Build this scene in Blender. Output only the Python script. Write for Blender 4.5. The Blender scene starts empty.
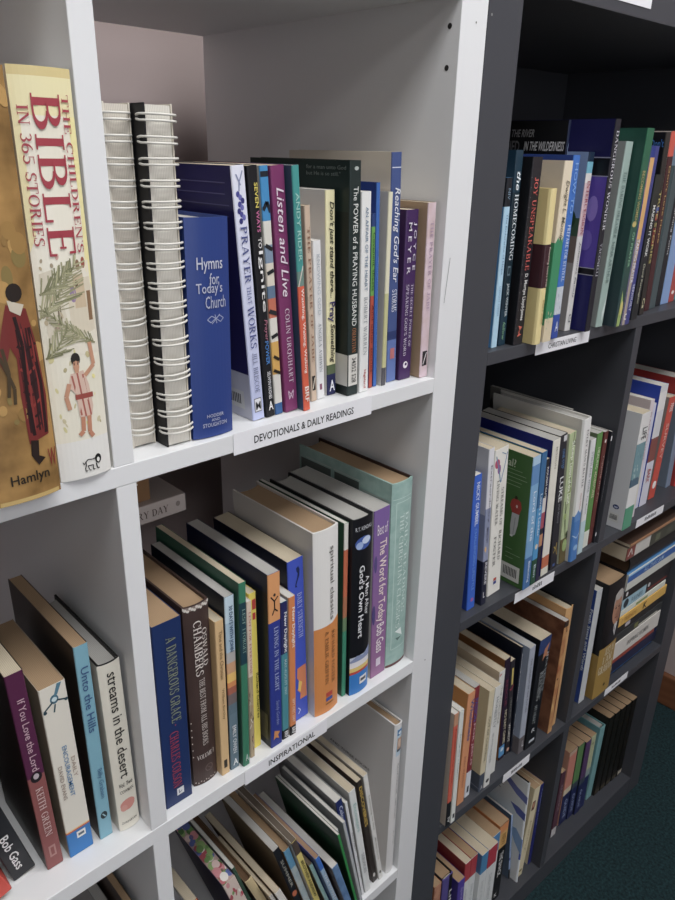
import bpy, bmesh, math, random
from mathutils import Vector, Matrix
random.seed(7)
SC = bpy.context.scene
COL = SC.collection
DYAW = -0.0415                      # the dark bookcase stands turned by a couple of degrees
DORG = Vector((0.0366, 0.0, 0.0))
ROWZ = {'W1L':0.,'W1':0.,'W2L':-.3523,'W2':-.3523,'W3':-.7045,'W3L':-.7045,'D1':.0125,'D2':-.3375,'D2R':-.3375,'D3':-.6915,'D3R':-.6915,'D4':-1.045,'D4R':-1.045}
# every book: left edge, distance behind the shelf front, thickness, height, lean, turn, depth (metres, radians; within its bookcase)
GEO = {
 'W1L': {'orange': (-0.4433, -0.0104, 0.0494, 0.2477, -0.0034, 0.0000, 0.2200), 'bible': (-0.3895, -0.0005, 0.0362, 0.2496, -0.0004, 0.0000, 0.2100)},
 'W1': {'wireA': (-0.3292, 0.0124, 0.0192, 0.2354, 0.0042, 0.0000, 0.1500), 'wireB': (-0.3021, 0.0097, 0.0209, 0.2361, 0.0124, 0.0000, 0.1500), 'hymns': (-0.2800, 0.0081, 0.0367, 0.1646, 0.0118, 0.0000, 0.1200), 'prayer': (-0.2182, 0.0139, 0.0120, 0.1991, -0.0752, 0.0000, 0.0982), 'seven': (-0.2046, 0.0135, 0.0093, 0.1991, -0.0722, 0.0000, 0.1300), 'mural': (-0.1941, 0.0141, 0.0081, 0.1991, -0.0655, 0.0000, 0.1300), 'listen': (-0.1837, 0.0130, 0.0135, 0.1993, -0.0711, 0.0000, 0.1200), 'waiting': (-0.1689, 0.0060, 0.0071, 0.1998, -0.0683, 0.0000, 0.1200), 'jabez': (-0.1467, 0.0213, 0.0063, 0.1689, -0.0599, 0.0000, 0.1000), 'angela': (-0.1386, 0.0227, 0.0091, 0.1405, -0.0526, 0.0000, 0.1000), 'stand': (-0.1237, 0.0254, 0.0107, 0.1799, -0.0346, 0.0000, 0.1250), 'power': (-0.1106, 0.0125, 0.0133, 0.2032, -0.0213, 0.0000, 0.1352), 'affair': (-0.0949, 0.0127, 0.0117, 0.1788, -0.0274, 0.0000, 0.1100), 'covenant': (-0.0772, 0.0172, 0.0044, 0.1603, -0.0262, 0.0000, 0.1100), 'bluethin': (-0.0707, 0.0177, 0.0044, 0.1857, -0.0319, 0.0000, 0.1300), 'creamthin': (-0.0623, 0.0145, 0.0054, 0.1779, -0.0103, 0.0000, 0.1200), 'ear': (-0.0506, 0.0190, 0.0129, 0.2105, -0.0338, 0.0000, 0.1400), 'joyce': (-0.0358, 0.0162, 0.0171, 0.1620, -0.0106, 0.0000, 0.1200), 'pink': (-0.0127, 0.0087, 0.0115, 0.1681, -0.0214, 0.0000, 0.1200)},
 'W2L': {'redbook': (-0.4920, 0.0213, 0.0294, 0.1500, -0.3001, 0.0000, 0.1200), 'bob': (-0.4590, 0.0332, 0.0186, 0.1961, -0.2132, 0.0000, 0.1200), 'keith': (-0.4345, 0.0244, 0.0138, 0.2029, -0.0294, 0.0000, 0.0927), 'daily': (-0.4156, 0.0226, 0.0211, 0.1794, -0.0209, 0.0000, 0.1049), 'hills': (-0.3885, 0.0220, 0.0117, 0.2040, -0.0024, 0.0000, 0.1314), 'streams': (-0.3719, 0.0183, 0.0192, 0.1807, -0.0126, 0.0000, 0.1194)},
 'W2': {'grace': (-0.3293, 0.0108, 0.0277, 0.1996, 0.0037, 0.0000, 0.1500), 'chambers': (-0.2962, 0.0161, 0.0259, 0.2006, 0.0009, 0.0000, 0.1550), 'tan': (-0.2692, 0.0091, 0.0092, 0.1777, 0.0009, 0.0000, 0.1200), 'thirty': (-0.2588, 0.0090, 0.0100, 0.1982, 0.0051, 0.0000, 0.1260), 'lest': (-0.2472, 0.0042, 0.0076, 0.2096, 0.0084, 0.0000, 0.1413), 'lent': (-0.2353, 0.0086, 0.0055, 0.1834, 0.0026, 0.0000, 0.1100), 'yellow': (-0.2243, 0.0165, 0.0084, 0.1844, -0.0122, 0.0000, 0.1200), 'living': (-0.2121, 0.0048, 0.0142, 0.2044, -0.0046, 0.0000, 0.1358), 'newA': (-0.1962, 0.0060, 0.0083, 0.1671, -0.0079, 0.0000, 0.1000), 'newB': (-0.1868, 0.0053, 0.0082, 0.1689, -0.0079, 0.0000, 0.1000), 'strength': (-0.1711, 0.0176, 0.0199, 0.1988, -0.0425, 0.0000, 0.1238), 'classics': (-0.1500, 0.0082, 0.0332, 0.2252, -0.0252, 0.0000, 0.1295), 'greenthin': (-0.1065, 0.0119, 0.0058, 0.2183, -0.0147, 0.0000, 0.1400), 'kendall': (-0.0995, 0.0075, 0.0288, 0.2209, -0.0149, 0.0000, 0.1337), 'word': (-0.0615, 0.0116, 0.0241, 0.2178, -0.0266, 0.0000, 0.1360), 'teal': (-0.0354, 0.0127, 0.0323, 0.2402, -0.0207, 0.0000, 0.1500)},
 'W3': {'greycov': (-0.2430, 0.0458, 0.0109, 0.1649, -0.3269, 0.0000, 0.0985), 'floral': (-0.2129, 0.0264, 0.0160, 0.1836, -0.2825, 0.0000, 0.1024), 'palegreen': (-0.1951, 0.0313, 0.0040, 0.1930, -0.2827, 0.0000, 0.0992), 'creamcurve': (-0.1786, 0.0262, 0.0095, 0.1674, -0.3484, 0.0000, 0.1400), 'pageA': (-0.1662, 0.0054, 0.0043, 0.1488, -0.3552, 0.0000, 0.1026), 'pageB': (-0.1602, 0.0002, 0.0080, 0.1551, -0.3552, 0.0000, 0.1400), 'black': (-0.1507, 0.0145, 0.0087, 0.1974, -0.2763, 0.0000, 0.1031), 'bluepic': (-0.1406, 0.0112, 0.0083, 0.1898, -0.2763, 0.0000, 0.1400), 'browntop': (-0.1308, 0.0041, 0.0076, 0.2055, -0.2763, 0.0000, 0.1044), 'aqua': (-0.1161, 0.0007, 0.0051, 0.1522, -0.3122, 0.0000, 0.1400), 'bluelight': (-0.1096, -0.0095, 0.0061, 0.1739, -0.3121, 0.0000, 0.1198), 'picpb': (-0.1019, -0.0202, 0.0091, 0.1520, -0.2946, 0.0000, 0.1406), 'green': (-0.0914, -0.0203, 0.0034, 0.1991, -0.2403, 0.0000, 0.1142), 'booklets': (-0.0873, -0.0116, 0.0037, 0.1944, -0.2403, 0.0000, 0.1085), 'silver': (-0.0827, -0.0159, 0.0042, 0.2041, -0.2175, 0.0000, 0.1111), 'colours': (-0.0775, 0.0030, 0.0100, 0.2144, -0.2018, 0.0000, 0.1029), 'clear': (-0.0639, 0.0056, 0.0042, 0.1977, -0.1968, 0.0000, 0.1400), 'whitepb': (-0.0582, 0.0051, 0.0106, 0.2103, -0.1848, 0.0000, 0.1026), 'dark': (-0.0403, 0.0084, 0.0083, 0.2124, -0.1904, 0.0000, 0.1017), 'learning': (-0.0309, 0.0057, 0.0074, 0.2183, -0.1904, 0.0000, 0.1005), 'bigwhite': (-0.0175, 0.0066, 0.0141, 0.2595, -0.0027, 0.0000, 0.2000)},
 'W3L': {'greytop': (-0.3750, 0.0613, 0.0105, 0.1945, -0.0137, 0.0000, 0.1400), 'browntop': (-0.3634, 0.0470, 0.0073, 0.2183, -0.0000, 0.0000, 0.1400)},
 'D1': {'lightblue': (0.0679, 0.0095, 0.0094, 0.1768, -0.0160, 0.0000, 0.1200), 'homecoming': (0.0817, 0.0108, 0.0121, 0.2028, -0.0197, 0.0000, 0.1200), 'joy': (0.0976, 0.0022, 0.0169, 0.1968, -0.0104, 0.0000, 0.1200), 'will': (0.1188, -0.0114, 0.0124, 0.1665, -0.0293, 0.0000, 0.1100), 'moody': (0.1373, -0.0094, 0.0157, 0.1938, -0.0088, 0.0000, 0.1200), 'revival': (0.1618, -0.0047, 0.0126, 0.1995, -0.0186, 0.0000, 0.1300), 'wilderness': (0.2047, 0.0350, 0.0043, 0.2360, -0.0101, 0.0000, 0.1600), 'intercession': (0.2101, 0.0087, 0.0112, 0.2033, -0.0022, 0.0000, 0.1200), 'wonder': (0.2276, -0.0087, 0.0109, 0.2376, -0.0080, 0.0000, 0.1400), 'daring': (0.2609, -0.0031, 0.0153, 0.2156, 0.0201, 0.0000, 0.1200), 'becoming': (0.2824, -0.0163, 0.0155, 0.2303, 0.0082, 0.0000, 0.1300), 'orangeindigo': (0.3002, -0.0160, 0.0187, 0.2118, 0.0027, 0.0000, 0.1100), 'making': (0.3404, -0.0070, 0.0157, 0.1800, 0.0010, 0.0000, 0.1000), 'dont': (0.3807, 0.0029, 0.0120, 0.2289, -0.0574, 0.0000, 0.1300), 'redtop': (0.4132, 0.0127, 0.0134, 0.2311, -0.0522, 0.0000, 0.1200), 'greyteal': (0.4358, 0.0170, 0.0163, 0.1900, -0.0091, 0.0000, 0.1200), 'blackthin': (0.4617, 0.0213, 0.0144, 0.1800, -0.0229, 0.0000, 0.1200), 'skyblue': (0.4835, 0.0239, 0.0224, 0.2200, -0.0163, 0.0000, 0.1400), 'redthin': (0.5119, 0.0263, 0.0161, 0.2000, -0.0323, 0.0000, 0.1200), 'tealthin': (0.5370, 0.0295, 0.0188, 0.2000, -0.0102, 0.0000, 0.1200)},
 'D2': {'gumbel': (0.0756, 0.0112, 0.0155, 0.1950, -0.0665, 0.0000, 0.1200), 'revive': (0.0993, 0.0074, 0.0103, 0.2265, -0.0771, 0.0000, 0.1200), 'foster': (0.1224, 0.0147, 0.0267, 0.2168, -0.0834, 0.0000, 0.1300), 'golf': (0.1727, -0.0060, 0.0160, 0.2009, -0.0791, 0.0000, 0.1250), 'unreached': (0.1910, -0.0051, 0.0118, 0.2023, -0.0732, 0.0000, 0.1200), 'multi': (0.2053, -0.0037, 0.0082, 0.1887, -0.0800, 0.0000, 0.1100), 'navycream': (0.2224, -0.0009, 0.0162, 0.2098, -0.0805, 0.0000, 0.1400), 'luke': (0.2467, 0.0005, 0.0164, 0.2126, -0.1129, 0.0000, 0.1300), 'leaf': (0.2709, 0.0017, 0.0159, 0.2094, -0.1133, 0.0000, 0.1250), 'battle': (0.2880, -0.0058, 0.0186, 0.2261, -0.0943, 0.0000, 0.1508), 'tallback': (0.3118, 0.0300, 0.0046, 0.2265, -0.0900, 0.0000, 0.1400), 'stress': (0.3175, 0.0001, 0.0123, 0.1864, -0.0744, 0.0000, 0.1100), 'greenwhite': (0.3400, 0.0060, 0.0142, 0.1881, -0.0570, 0.0000, 0.1200), 'maroon': (0.3567, 0.0070, 0.0106, 0.1854, -0.0343, 0.0000, 0.1200), 'black': (0.3683, 0.0043, 0.0048, 0.1838, -0.0220, 0.0000, 0.1300)},
 'D2R': {'white': (0.4397, -0.0034, 0.0265, 0.1973, -0.0244, 0.0000, 0.1200), 'pinkwhite': (0.4911, 0.0107, 0.0114, 0.2050, -0.0263, 0.0000, 0.1100), 'lavender': (0.5286, 0.0236, 0.0118, 0.1875, -0.0336, 0.0000, 0.1200), 'bluewhite': (0.5429, 0.0224, 0.0228, 0.2148, -0.0213, 0.0000, 0.1400), 'red': (0.5807, 0.0263, 0.0209, 0.1850, 0.0264, 0.0000, 0.1300), 'greyblue': (0.6532, 0.0310, 0.0168, 0.1700, -0.0704, 0.0000, 0.1300), 'redbright': (0.6719, 0.0244, 0.0265, 0.2000, -0.0632, 0.0000, 0.1300)},
 'D3': {'redthin': (0.0566, -0.0058, 0.0088, 0.2092, -0.0277, 0.0000, 0.1100), 'whitegreen': (0.0667, -0.0067, 0.0088, 0.2094, -0.0279, 0.0000, 0.1100), 'orange': (0.0970, 0.0075, 0.0154, 0.2100, -0.0081, 0.0000, 0.1150), 'maroonwhite': (0.1174, 0.0098, 0.0111, 0.2109, -0.0244, 0.0000, 0.1100), 'cream': (0.1412, 0.0030, 0.0120, 0.1941, -0.0107, 0.0000, 0.1250), 'whiteA': (0.1544, 0.0027, 0.0138, 0.1938, -0.0110, 0.0000, 0.1200), 'whitetall': (0.1823, 0.0134, 0.0132, 0.2028, -0.0381, 0.0000, 0.1300), 'purple': (0.2163, 0.0221, 0.0138, 0.2077, -0.0871, 0.0000, 0.1300), 'yellowdark': (0.2342, 0.0226, 0.0112, 0.1971, -0.1016, 0.0000, 0.1150), 'navy': (0.2463, 0.0216, 0.0039, 0.2124, -0.0425, 0.0000, 0.1200), 'greylight': (0.2511, 0.0101, 0.0146, 0.2147, -0.0425, 0.0000, 0.1300), 'heaven': (0.2669, 0.0082, 0.0296, 0.2178, -0.0028, 0.0000, 0.1200), 'brown': (0.3286, 0.0056, 0.0113, 0.2271, -0.0119, 0.0000, 0.1400), 'tanhard': (0.3442, 0.0139, 0.0198, 0.2409, -0.0254, 0.0000, 0.1400)},
 'D3R': {'bluewhite': (0.4345, 0.0127, 0.0175, 0.2376, -0.0257, 0.0000, 0.1200), 'gold': (0.4616, 0.0024, 0.0554, 0.2457, -0.0607, 0.0000, 0.1500)},
 'D4': {'picture': (0.0816, 0.0184, 0.0166, 0.1826, -0.0176, 0.0000, 0.1100), 'purpleblack': (0.1012, 0.0168, 0.0248, 0.1844, -0.0273, 0.0000, 0.1200), 'purple': (0.1291, 0.0057, 0.0168, 0.1694, -0.0383, 0.0000, 0.1200), 'redA': (0.1471, 0.0112, 0.0150, 0.1882, -0.0140, 0.0000, 0.1300), 'redB': (0.1627, 0.0115, 0.0165, 0.1882, -0.0140, 0.0000, 0.1300), 'blueA': (0.1798, 0.0032, 0.0178, 0.1886, -0.0140, 0.0000, 0.1300), 'redC': (0.1982, 0.0031, 0.0241, 0.1882, -0.0140, 0.0000, 0.1300), 'blueB': (0.2229, 0.0136, 0.0198, 0.1886, -0.0140, 0.0000, 0.1300), 'orangeblack': (0.2453, 0.0166, 0.0248, 0.1923, -0.0140, 0.0000, 0.1200), 'lightblue': (0.3106, 0.0254, 0.0045, 0.1792, -0.1265, 0.0000, 0.1300), 'wave': (0.3157, 0.0104, 0.0042, 0.2527, -0.0427, 0.0000, 0.1500), 'creamA': (0.3215, 0.0158, 0.0177, 0.2126, 0.0752, 0.0000, 0.1300), 'navy': (0.3631, 0.0194, 0.0098, 0.2034, 0.0000, 0.0000, 0.1300)},
 'D4R': {'maroonthin': (0.4484, 0.0254, 0.0160, 0.1700, -0.0125, 0.0000, 0.1100), 'pink': (0.4835, 0.0309, 0.0263, 0.1966, -0.0300, 0.0000, 0.1200), 'green': (0.5105, 0.0290, 0.0210, 0.1970, -0.0300, 0.0000, 0.1200), 'purple': (0.5321, 0.0254, 0.0190, 0.1962, -0.0300, 0.0000, 0.1200), 'multi': (0.5517, 0.0266, 0.0185, 0.1970, -0.0300, 0.0000, 0.1200), 'teal': (0.5850, 0.0302, 0.0195, 0.1917, 0.0060, 0.0000, 0.1400), 'volA': (0.6065, 0.0255, 0.0206, 0.2090, 0.0060, 0.0000, 0.1500), 'volB': (0.6277, 0.0245, 0.0206, 0.2090, 0.0060, 0.0000, 0.1500), 'volC': (0.6489, 0.0235, 0.0206, 0.2090, 0.0060, 0.0000, 0.1500), 'volD': (0.6701, 0.0225, 0.0206, 0.2090, 0.0060, 0.0000, 0.1500), 'volE': (0.6913, 0.0215, 0.0206, 0.2090, 0.0060, 0.0000, 0.1500)},
}

# ------------------------------------------------------------------ materials
MATS = {}
def lin(h):
    h = h.lstrip('#'); out = []
    for i in (0, 2, 4):
        v = int(h[i:i+2], 16)/255
        out.append(v/12.92 if v <= .04045 else ((v+.055)/1.055)**2.4)
    g = .3*out[0]+.59*out[1]+.11*out[2]
    return [max(0, g+(v-g)*.80) for v in out]
def mat(hexc, rough=.5, kind='plain', c2=None, scale=40.0, bump=0.0, metal=0.0, dust=0.0):
    key = (hexc, rough, kind, c2, scale, bump, metal)
    if key in MATS: return MATS[key]
    m = bpy.data.materials.new('mat_%s_%s' % (kind, hexc.lstrip('#'))); m.use_nodes = True
    nt = m.node_tree; N = nt.nodes; L = nt.links
    bs = N['Principled BSDF']; bs.inputs['Roughness'].default_value = rough
    bs.inputs['Metallic'].default_value = metal
    bs.inputs['Specular IOR Level'].default_value = .35
    a = lin(hexc) + [1]
    bs.inputs['Base Color'].default_value = a
    tc = N.new('ShaderNodeTexCoord')
    def noise(sc, det=4):
        n = N.new('ShaderNodeTexNoise'); n.inputs['Scale'].default_value = sc; n.inputs['Detail'].default_value = det
        L.new(tc.outputs['Object'], n.inputs['Vector']); return n
    def mix(fac, x, y):
        mx = N.new('ShaderNodeMix'); mx.data_type = 'RGBA'
        L.new(fac, mx.inputs[0]); mx.inputs[6].default_value = x; mx.inputs[7].default_value = y
        L.new(mx.outputs[2], bs.inputs['Base Color']); return mx
    def ramp(src, p0, p1):
        r = N.new('ShaderNodeMapRange'); r.inputs[1].default_value = p0; r.inputs[2].default_value = p1
        L.new(src, r.inputs[0]); return r.outputs[0]
    if kind == 'paper':                                   # edges of the leaves: fine lines parallel to the boards
        w = N.new('ShaderNodeTexWave'); w.inputs['Scale'].default_value = 260; w.inputs['Distortion'].default_value = 3.0
        w.inputs['Detail'].default_value = 2; w.inputs['Detail Scale'].default_value = .6
        L.new(tc.outputs['Object'], w.inputs['Vector'])
        d = [v*.80 for v in a[:3]] + [1]
        mix(w.outputs['Fac'], d, a)
    elif kind == 'mottle':
        n = noise(scale); b2 = lin(c2) + [1]
        mix(ramp(n.outputs['Fac'], .38, .62), a, b2)
    elif kind == 'grad':                                  # printed cover running from one ink to another
        sx = N.new('ShaderNodeSeparateXYZ'); L.new(tc.outputs['Object'], sx.inputs[0])
        b2 = lin(c2) + [1]; mix(ramp(sx.outputs[2], 0, scale), b2, a)
    elif kind == 'laminate':
        n = noise(3.0); d = [v*.965 for v in a[:3]] + [1]; mix(n.outputs['Fac'], d, a)
    elif kind == 'carpet':
        n = noise(scale, 6); b2 = lin(c2) + [1]; mix(ramp(n.outputs['Fac'], .3, .7), a, b2)
    elif kind == 'wood':
        w = N.new('ShaderNodeTexWave'); w.bands_direction = 'Z'; w.inputs['Scale'].default_value = 14; w.inputs['Distortion'].default_value = 6
        L.new(tc.outputs['Object'], w.inputs['Vector']); b2 = lin(c2) + [1]; mix(w.outputs['Fac'], a, b2)
    if bump:
        n2 = noise(scale*2.2, 6); bp = N.new('ShaderNodeBump'); bp.inputs['Strength'].default_value = bump; bp.inputs['Distance'].default_value = .004
        L.new(n2.outputs['Fac'], bp.inputs['Height']); L.new(bp.outputs[0], bs.inputs['Normal'])
    MATS[key] = m
    return m
def emat(hexc, strength):
    m = bpy.data.materials.new('lamp_glow'); m.use_nodes = True
    bs = m.node_tree.nodes['Principled BSDF']; bs.inputs['Emission Color'].default_value = lin(hexc)+[1]
    bs.inputs['Emission Strength'].default_value = strength; return m
# ------------------------------------------------------------------ mesh helpers
def link(name, me, mats, parent=None, loc=None, rot=None):
    o = bpy.data.objects.new(name, me); COL.objects.link(o)
    for m in (mats if isinstance(mats, (list, tuple)) else [mats]): me.materials.append(m)
    if parent: o.parent = parent
    if loc: o.location = loc
    if rot: o.rotation_euler = rot
    return o
def boxbm(bm, x0, x1, y0, y1, z0, z1, mi=0):
    v = [bm.verts.new((x, y, z)) for z in (z0, z1) for y in (y0, y1) for x in (x0, x1)]
    for f in ((0,2,3,1),(4,5,7,6),(0,1,5,4),(2,6,7,3),(0,4,6,2),(1,3,7,5)):
        bm.faces.new([v[i] for i in f]).material_index = mi
def box(name, x0, x1, y0, y1, z0, z1, m, parent=None, bev=0.0):
    bm = bmesh.new(); boxbm(bm, x0, x1, y0, y1, z0, z1)
    if bev: bmesh.ops.bevel(bm, geom=bm.edges[:], offset=bev, segments=2, affect='EDGES', profile=.5)
    me = bpy.data.meshes.new(name); bm.to_mesh(me); bm.free()
    return link(name, me, m, parent)
def meshof(name, verts, faces, mi=None, smooth=False):
    me = bpy.data.meshes.new(name); me.from_pydata(verts, [], faces); me.update()
    if mi:
        for p, i in zip(me.polygons, mi): p.material_index = i
    if smooth:
        for p in me.polygons: p.use_smooth = True
    return me
def empty(name, loc, rot=(0,0,0)):
    o = bpy.data.objects.new(name, None); COL.objects.link(o); o.location = loc; o.rotation_euler = rot
    o.empty_display_size = .02; return o
def tag(o, label, cat, group=None):
    o['label'] = label; o['category'] = cat
    if group: o['group'] = group
    return o
def tube(pts, r, n=6, closed=False):
    V = []; F = []; k = len(pts); P = [Vector(p) for p in pts]
    for i in range(k):
        a = P[i-1] if (i or closed) else P[0]; b = P[(i+1) % k] if (i < k-1 or closed) else P[-1]
        t = (b-a).normalized(); u = t.cross(Vector((0,0,1)))
        if u.length < 1e-4: u = t.cross(Vector((1,0,0)))
        u.normalize(); w = t.cross(u)
        for j in range(n):
            an = 2*math.pi*j/n; V.append(P[i]+(u*math.cos(an)+w*math.sin(an))*r)
    for i in range(k if closed else k-1):
        for j in range(n):
            F.append((i*n+j, i*n+(j+1) % n, ((i+1) % k)*n+(j+1) % n, ((i+1) % k)*n+j))
    if not closed: F += [tuple(range(n))[::-1], tuple(range((k-1)*n, k*n))]
    return V, F
def textmesh(s, bold=0.0, shear=0.0):
    cu = bpy.data.curves.new('lettering', 'FONT'); cu.body = s; cu.resolution_u = 2; cu.offset = bold; cu.shear = shear
    cu.space_line = .95
    ob = bpy.data.objects.new('lettering', cu); me0 = ob.to_mesh()
    V = [v.co.copy() for v in me0.vertices]; F = [tuple(p.vertices) for p in me0.polygons]
    ob.to_mesh_clear(); bpy.data.objects.remove(ob); bpy.data.curves.remove(cu)
    return V, F
def serif(s):
    """a small roman alphabet with thick stems, thin bars and slab serifs"""
    W, w = .17, .065; V = []; F = []; X = 0.0
    def poly(P):
        b = len(V); V.extend(Vector((X+x, y, 0)) for x, y in P); F.append(tuple(range(b, len(V))))
    def rect(x0, x1, y0, y1): poly([(x0, y0), (x1, y0), (x1, y1), (x0, y1)])
    def stem(x, t=W, y0=0, y1=1, f=3):
        rect(x, x+t, y0, y1)
        if f & 1: rect(x-.08, x+t+.08, y0, y0+.055)
        if f & 2: rect(x-.08, x+t+.08, y1-.055, y1)
    def bar(x0, x1, y): rect(x0, x1, y-w/2, y+w/2)
    def dg(x0, y0, x1, y1, t): poly([(x0, y0), (x0+t, y0), (x1+t, y1), (x1, y1)])
    def ft(x, y): rect(x-.1, x+.1+.06, y, y+.05)
    def arc(cx, cy, rx, ry, a0, a1, n=12):
        for i in range(n):
            p = [math.radians(a0+(a1-a0)*(i+k)/n) for k in (0, 1)]
            poly([(cx+rx*math.cos(p[0]), cy+ry*math.sin(p[0])), (cx+rx*math.cos(p[1]), cy+ry*math.sin(p[1])), (cx+(rx-W)*math.cos(p[1]), cy+(ry-w)*math.sin(p[1])), (cx+(rx-W)*math.cos(p[0]), cy+(ry-w)*math.sin(p[0]))])
    for ch in s:
        a = .85
        if ch == ' ': a = .45
        elif ch == 'A': dg(.06, 0, .38, 1, .07); dg(.66, 0, .36, 1, W); bar(.18, .68, .32); ft(.06, 0); ft(.7, 0); a = .98
        elif ch in 'BPR':
            stem(.12); arc(.38, .75, .34, .25, -90, 90); bar(.2, .4, .967); bar(.2, .4, .533); a = .86
            if ch == 'B': arc(.4, .265, .40, .265, -90, 90); bar(.2, .42, .033)
            if ch == 'R': dg(.66, 0, .36, .53, W); ft(.74, 0); a = .98
        elif ch in 'CG':
            arc(.47, .5, .45, .5, 48, 312, 18); rect(.74, .8, .64, .93); a = .9
            if ch == 'G': stem(.66, W, .04, .44, 2); a = .98
        elif ch == 'D': stem(.12); arc(.36, .5, .5, .5, -90, 90, 16); bar(.2, .38, .967); bar(.2, .38, .033); a = .95
        elif ch in 'EF':
            stem(.12); bar(.2, .66, .967); bar(.2, .54, .52); rect(.62, .68, .74, 1); rect(.5, .55, .4, .64); a = .8
            if ch == 'E': bar(.2, .70, .033); rect(.66, .72, 0, .26)
        elif ch == 'H': stem(.12); stem(.66); bar(.2, .7, .52); a = 1.02
        elif ch == 'I': stem(.12); a = .44
        elif ch == 'J': stem(.22, W, .2, 1, 2); arc(.16, .24, .23, .24, 180, 360); a = .52
        elif ch == 'K': stem(.12); dg(.28, .42, .72, 1, .07); dg(.68, 0, .36, .58, W); ft(.76, 0); ft(.7, .95); a = .98
        elif ch == 'L': stem(.12); bar(.2, .68, .033); rect(.64, .7, 0, .28); a = .78
        elif ch == 'M': stem(.12, .07); dg(.5, 0, .14, 1, W*.9); dg(.5, 0, .86, 1, .07); stem(.86, W); a = 1.2
        elif ch == 'N': stem(.12, .07); dg(.70, 0, .12, 1, W); stem(.78, .07, 0, 1, 2); a = 1.0
        elif ch in 'OQ':
            arc(.47, .5, .45, .5, 0, 360, 22); a = .98
            if ch == 'Q': dg(.7, -.12, .46, .14, W)
        elif ch == 'S': arc(.36, .745, .30, .255, 35, 270); arc(.36, .26, .33, .26, -150, 90); rect(.6, .65, .7, .94); rect(.04, .09, .06, .32); a = .76
        elif ch == 'T': stem(.33, W, 0, 1, 1); bar(.04, .80, .967); rect(.03, .08, .74, 1); rect(.76, .81, .74, 1); a = .86
        elif ch == 'U': stem(.12, W, .3, 1, 2); arc(.46, .32, .34, .32, 180, 360); stem(.735, .07, .3, 1, 2); a = .98
        elif ch == 'V': dg(.36, 0, .08, 1, W); dg(.42, 0, .76, 1, .07); ft(.1, .95); ft(.74, .95); a = .92
        elif ch == 'W': dg(.3, 0, .06, 1, W); dg(.36, 0, .58, 1, .07); dg(.78, 0, .54, 1, W); dg(.84, 0, 1.14, 1, .07); ft(.1, .95); ft(1.1, .95); a = 1.3
        elif ch == 'X': dg(.62, 0, .1, 1, W); dg(.08, 0, .66, 1, .07); a = .9
        elif ch == 'Y': stem(.34, W, 0, .48, 1); dg(.36, .44, .06, 1, W); dg(.42, .44, .74, 1, .07); ft(.08, .95); ft(.72, .95); a = .9
        elif ch == '3': arc(.34, .74, .30, .26, -90, 150); arc(.34, .27, .34, .27, -150, 90); a = .76
        elif ch == '6': arc(.38, .30, .36, .30, 0, 360, 18); arc(.56, .38, .54, .62, 100, 185); a = .82
        elif ch == '5': bar(.14, .62, .96); rect(.12, .18, .5, 1); arc(.3, .31, .36, .31, -150, 110); a = .76
        elif ch == '&': arc(.36, .76, .24, .24, 0, 360, 16); arc(.34, .27, .34, .27, 40, 330); dg(.72, 0, .22, .66, W); a = .95
        elif ch == "'": poly([(.1, 1), (.22, 1), (.15, .7)]); a = .28
        elif ch == '.': rect(.08, .22, 0, .13); a = .3
        X += a
    return V, F
def strips(P, n=12):
    """cuts an outline into bands across the spine, so that it lies snug on a rounded spine"""
    v0 = min(q[1] for q in P); v1 = max(q[1] for q in P)
    if v1-v0 < .03: return [P]
    out = []
    def clip(Q, lim, s):
        R = []
        for a, b in zip(Q, Q[1:]+Q[:1]):
            ia, ib = s*(a[1]-lim) >= 0, s*(b[1]-lim) >= 0
            if ia: R.append(a)
            if ia != ib:
                k = (lim-a[1])/(b[1]-a[1]); R.append((a[0]+k*(b[0]-a[0]), lim))
        return R
    for i in range(n):
        Q = clip(list(P), i/n, 1)
        if len(Q) > 2: Q = clip(Q, (i+1)/n, -1)
        if len(Q) > 2: out.append(Q)
    return out or [P]
def norm01(V):
    x0 = min(v.x for v in V); x1 = max(v.x for v in V); y0 = min(v.y for v in V); y1 = max(v.y for v in V)
    return [((v.x-x0)/max(1e-6, x1-x0), (v.y-y0)/max(1e-6, y1-y0)) for v in V]
# ------------------------------------------------------------------ books
GAP = .0007
def place(row, g):
    x, y, t, h, a, yw, d = g
    pv = 0 if a <= 0 else t
    z = ROWZ[row] + .0005
    P = Vector((x+pv if a > 0 else x, y, z))
    if a > 0:                                       # the pivot edge is the right-hand one
        P = Vector((x + t*math.cos(yw), y + t*math.sin(yw), z))
    if row[0] == 'D':
        P = DORG + Matrix.Rotation(DYAW, 3, 'Z') @ P
        yw = yw + DYAW
    return P, (0, a, yw), pv
def profile(kind, t, bulge=None):
    b = bulge if bulge is not None else (.16*t if kind == 'r' else min(.0011, t*.2))
    if kind == 'r':
        return lambda x: b*abs(2*x/t-1)**2.2, b
    r = b
    def f(x):
        e = min(x, t-x)
        return 0.0 if e >= r else r-math.sqrt(max(0, r*r-(r-e)**2))
    return f, r
class Sp:                                           # maps (u from the top, v from the left) on a book's face to local metres
    def __init__(s, t, h, d, f, pv, c=.0): s.t, s.h, s.d, s.f, s.pv = t, h, d, f, pv
    def spine(s, u, v, off=GAP):
        u = min(max(u, .001), .999); x = min(max(v*s.t, 0), s.t); return (x-s.pv, s.f(x)-off, s.h*(1-u))
    def left(s, u, v, off=GAP): u = min(max(u, .001), .999); v = min(max(v, .001), .999); return (-s.pv-off, s.d*(1-v), s.h*(1-u))
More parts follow.
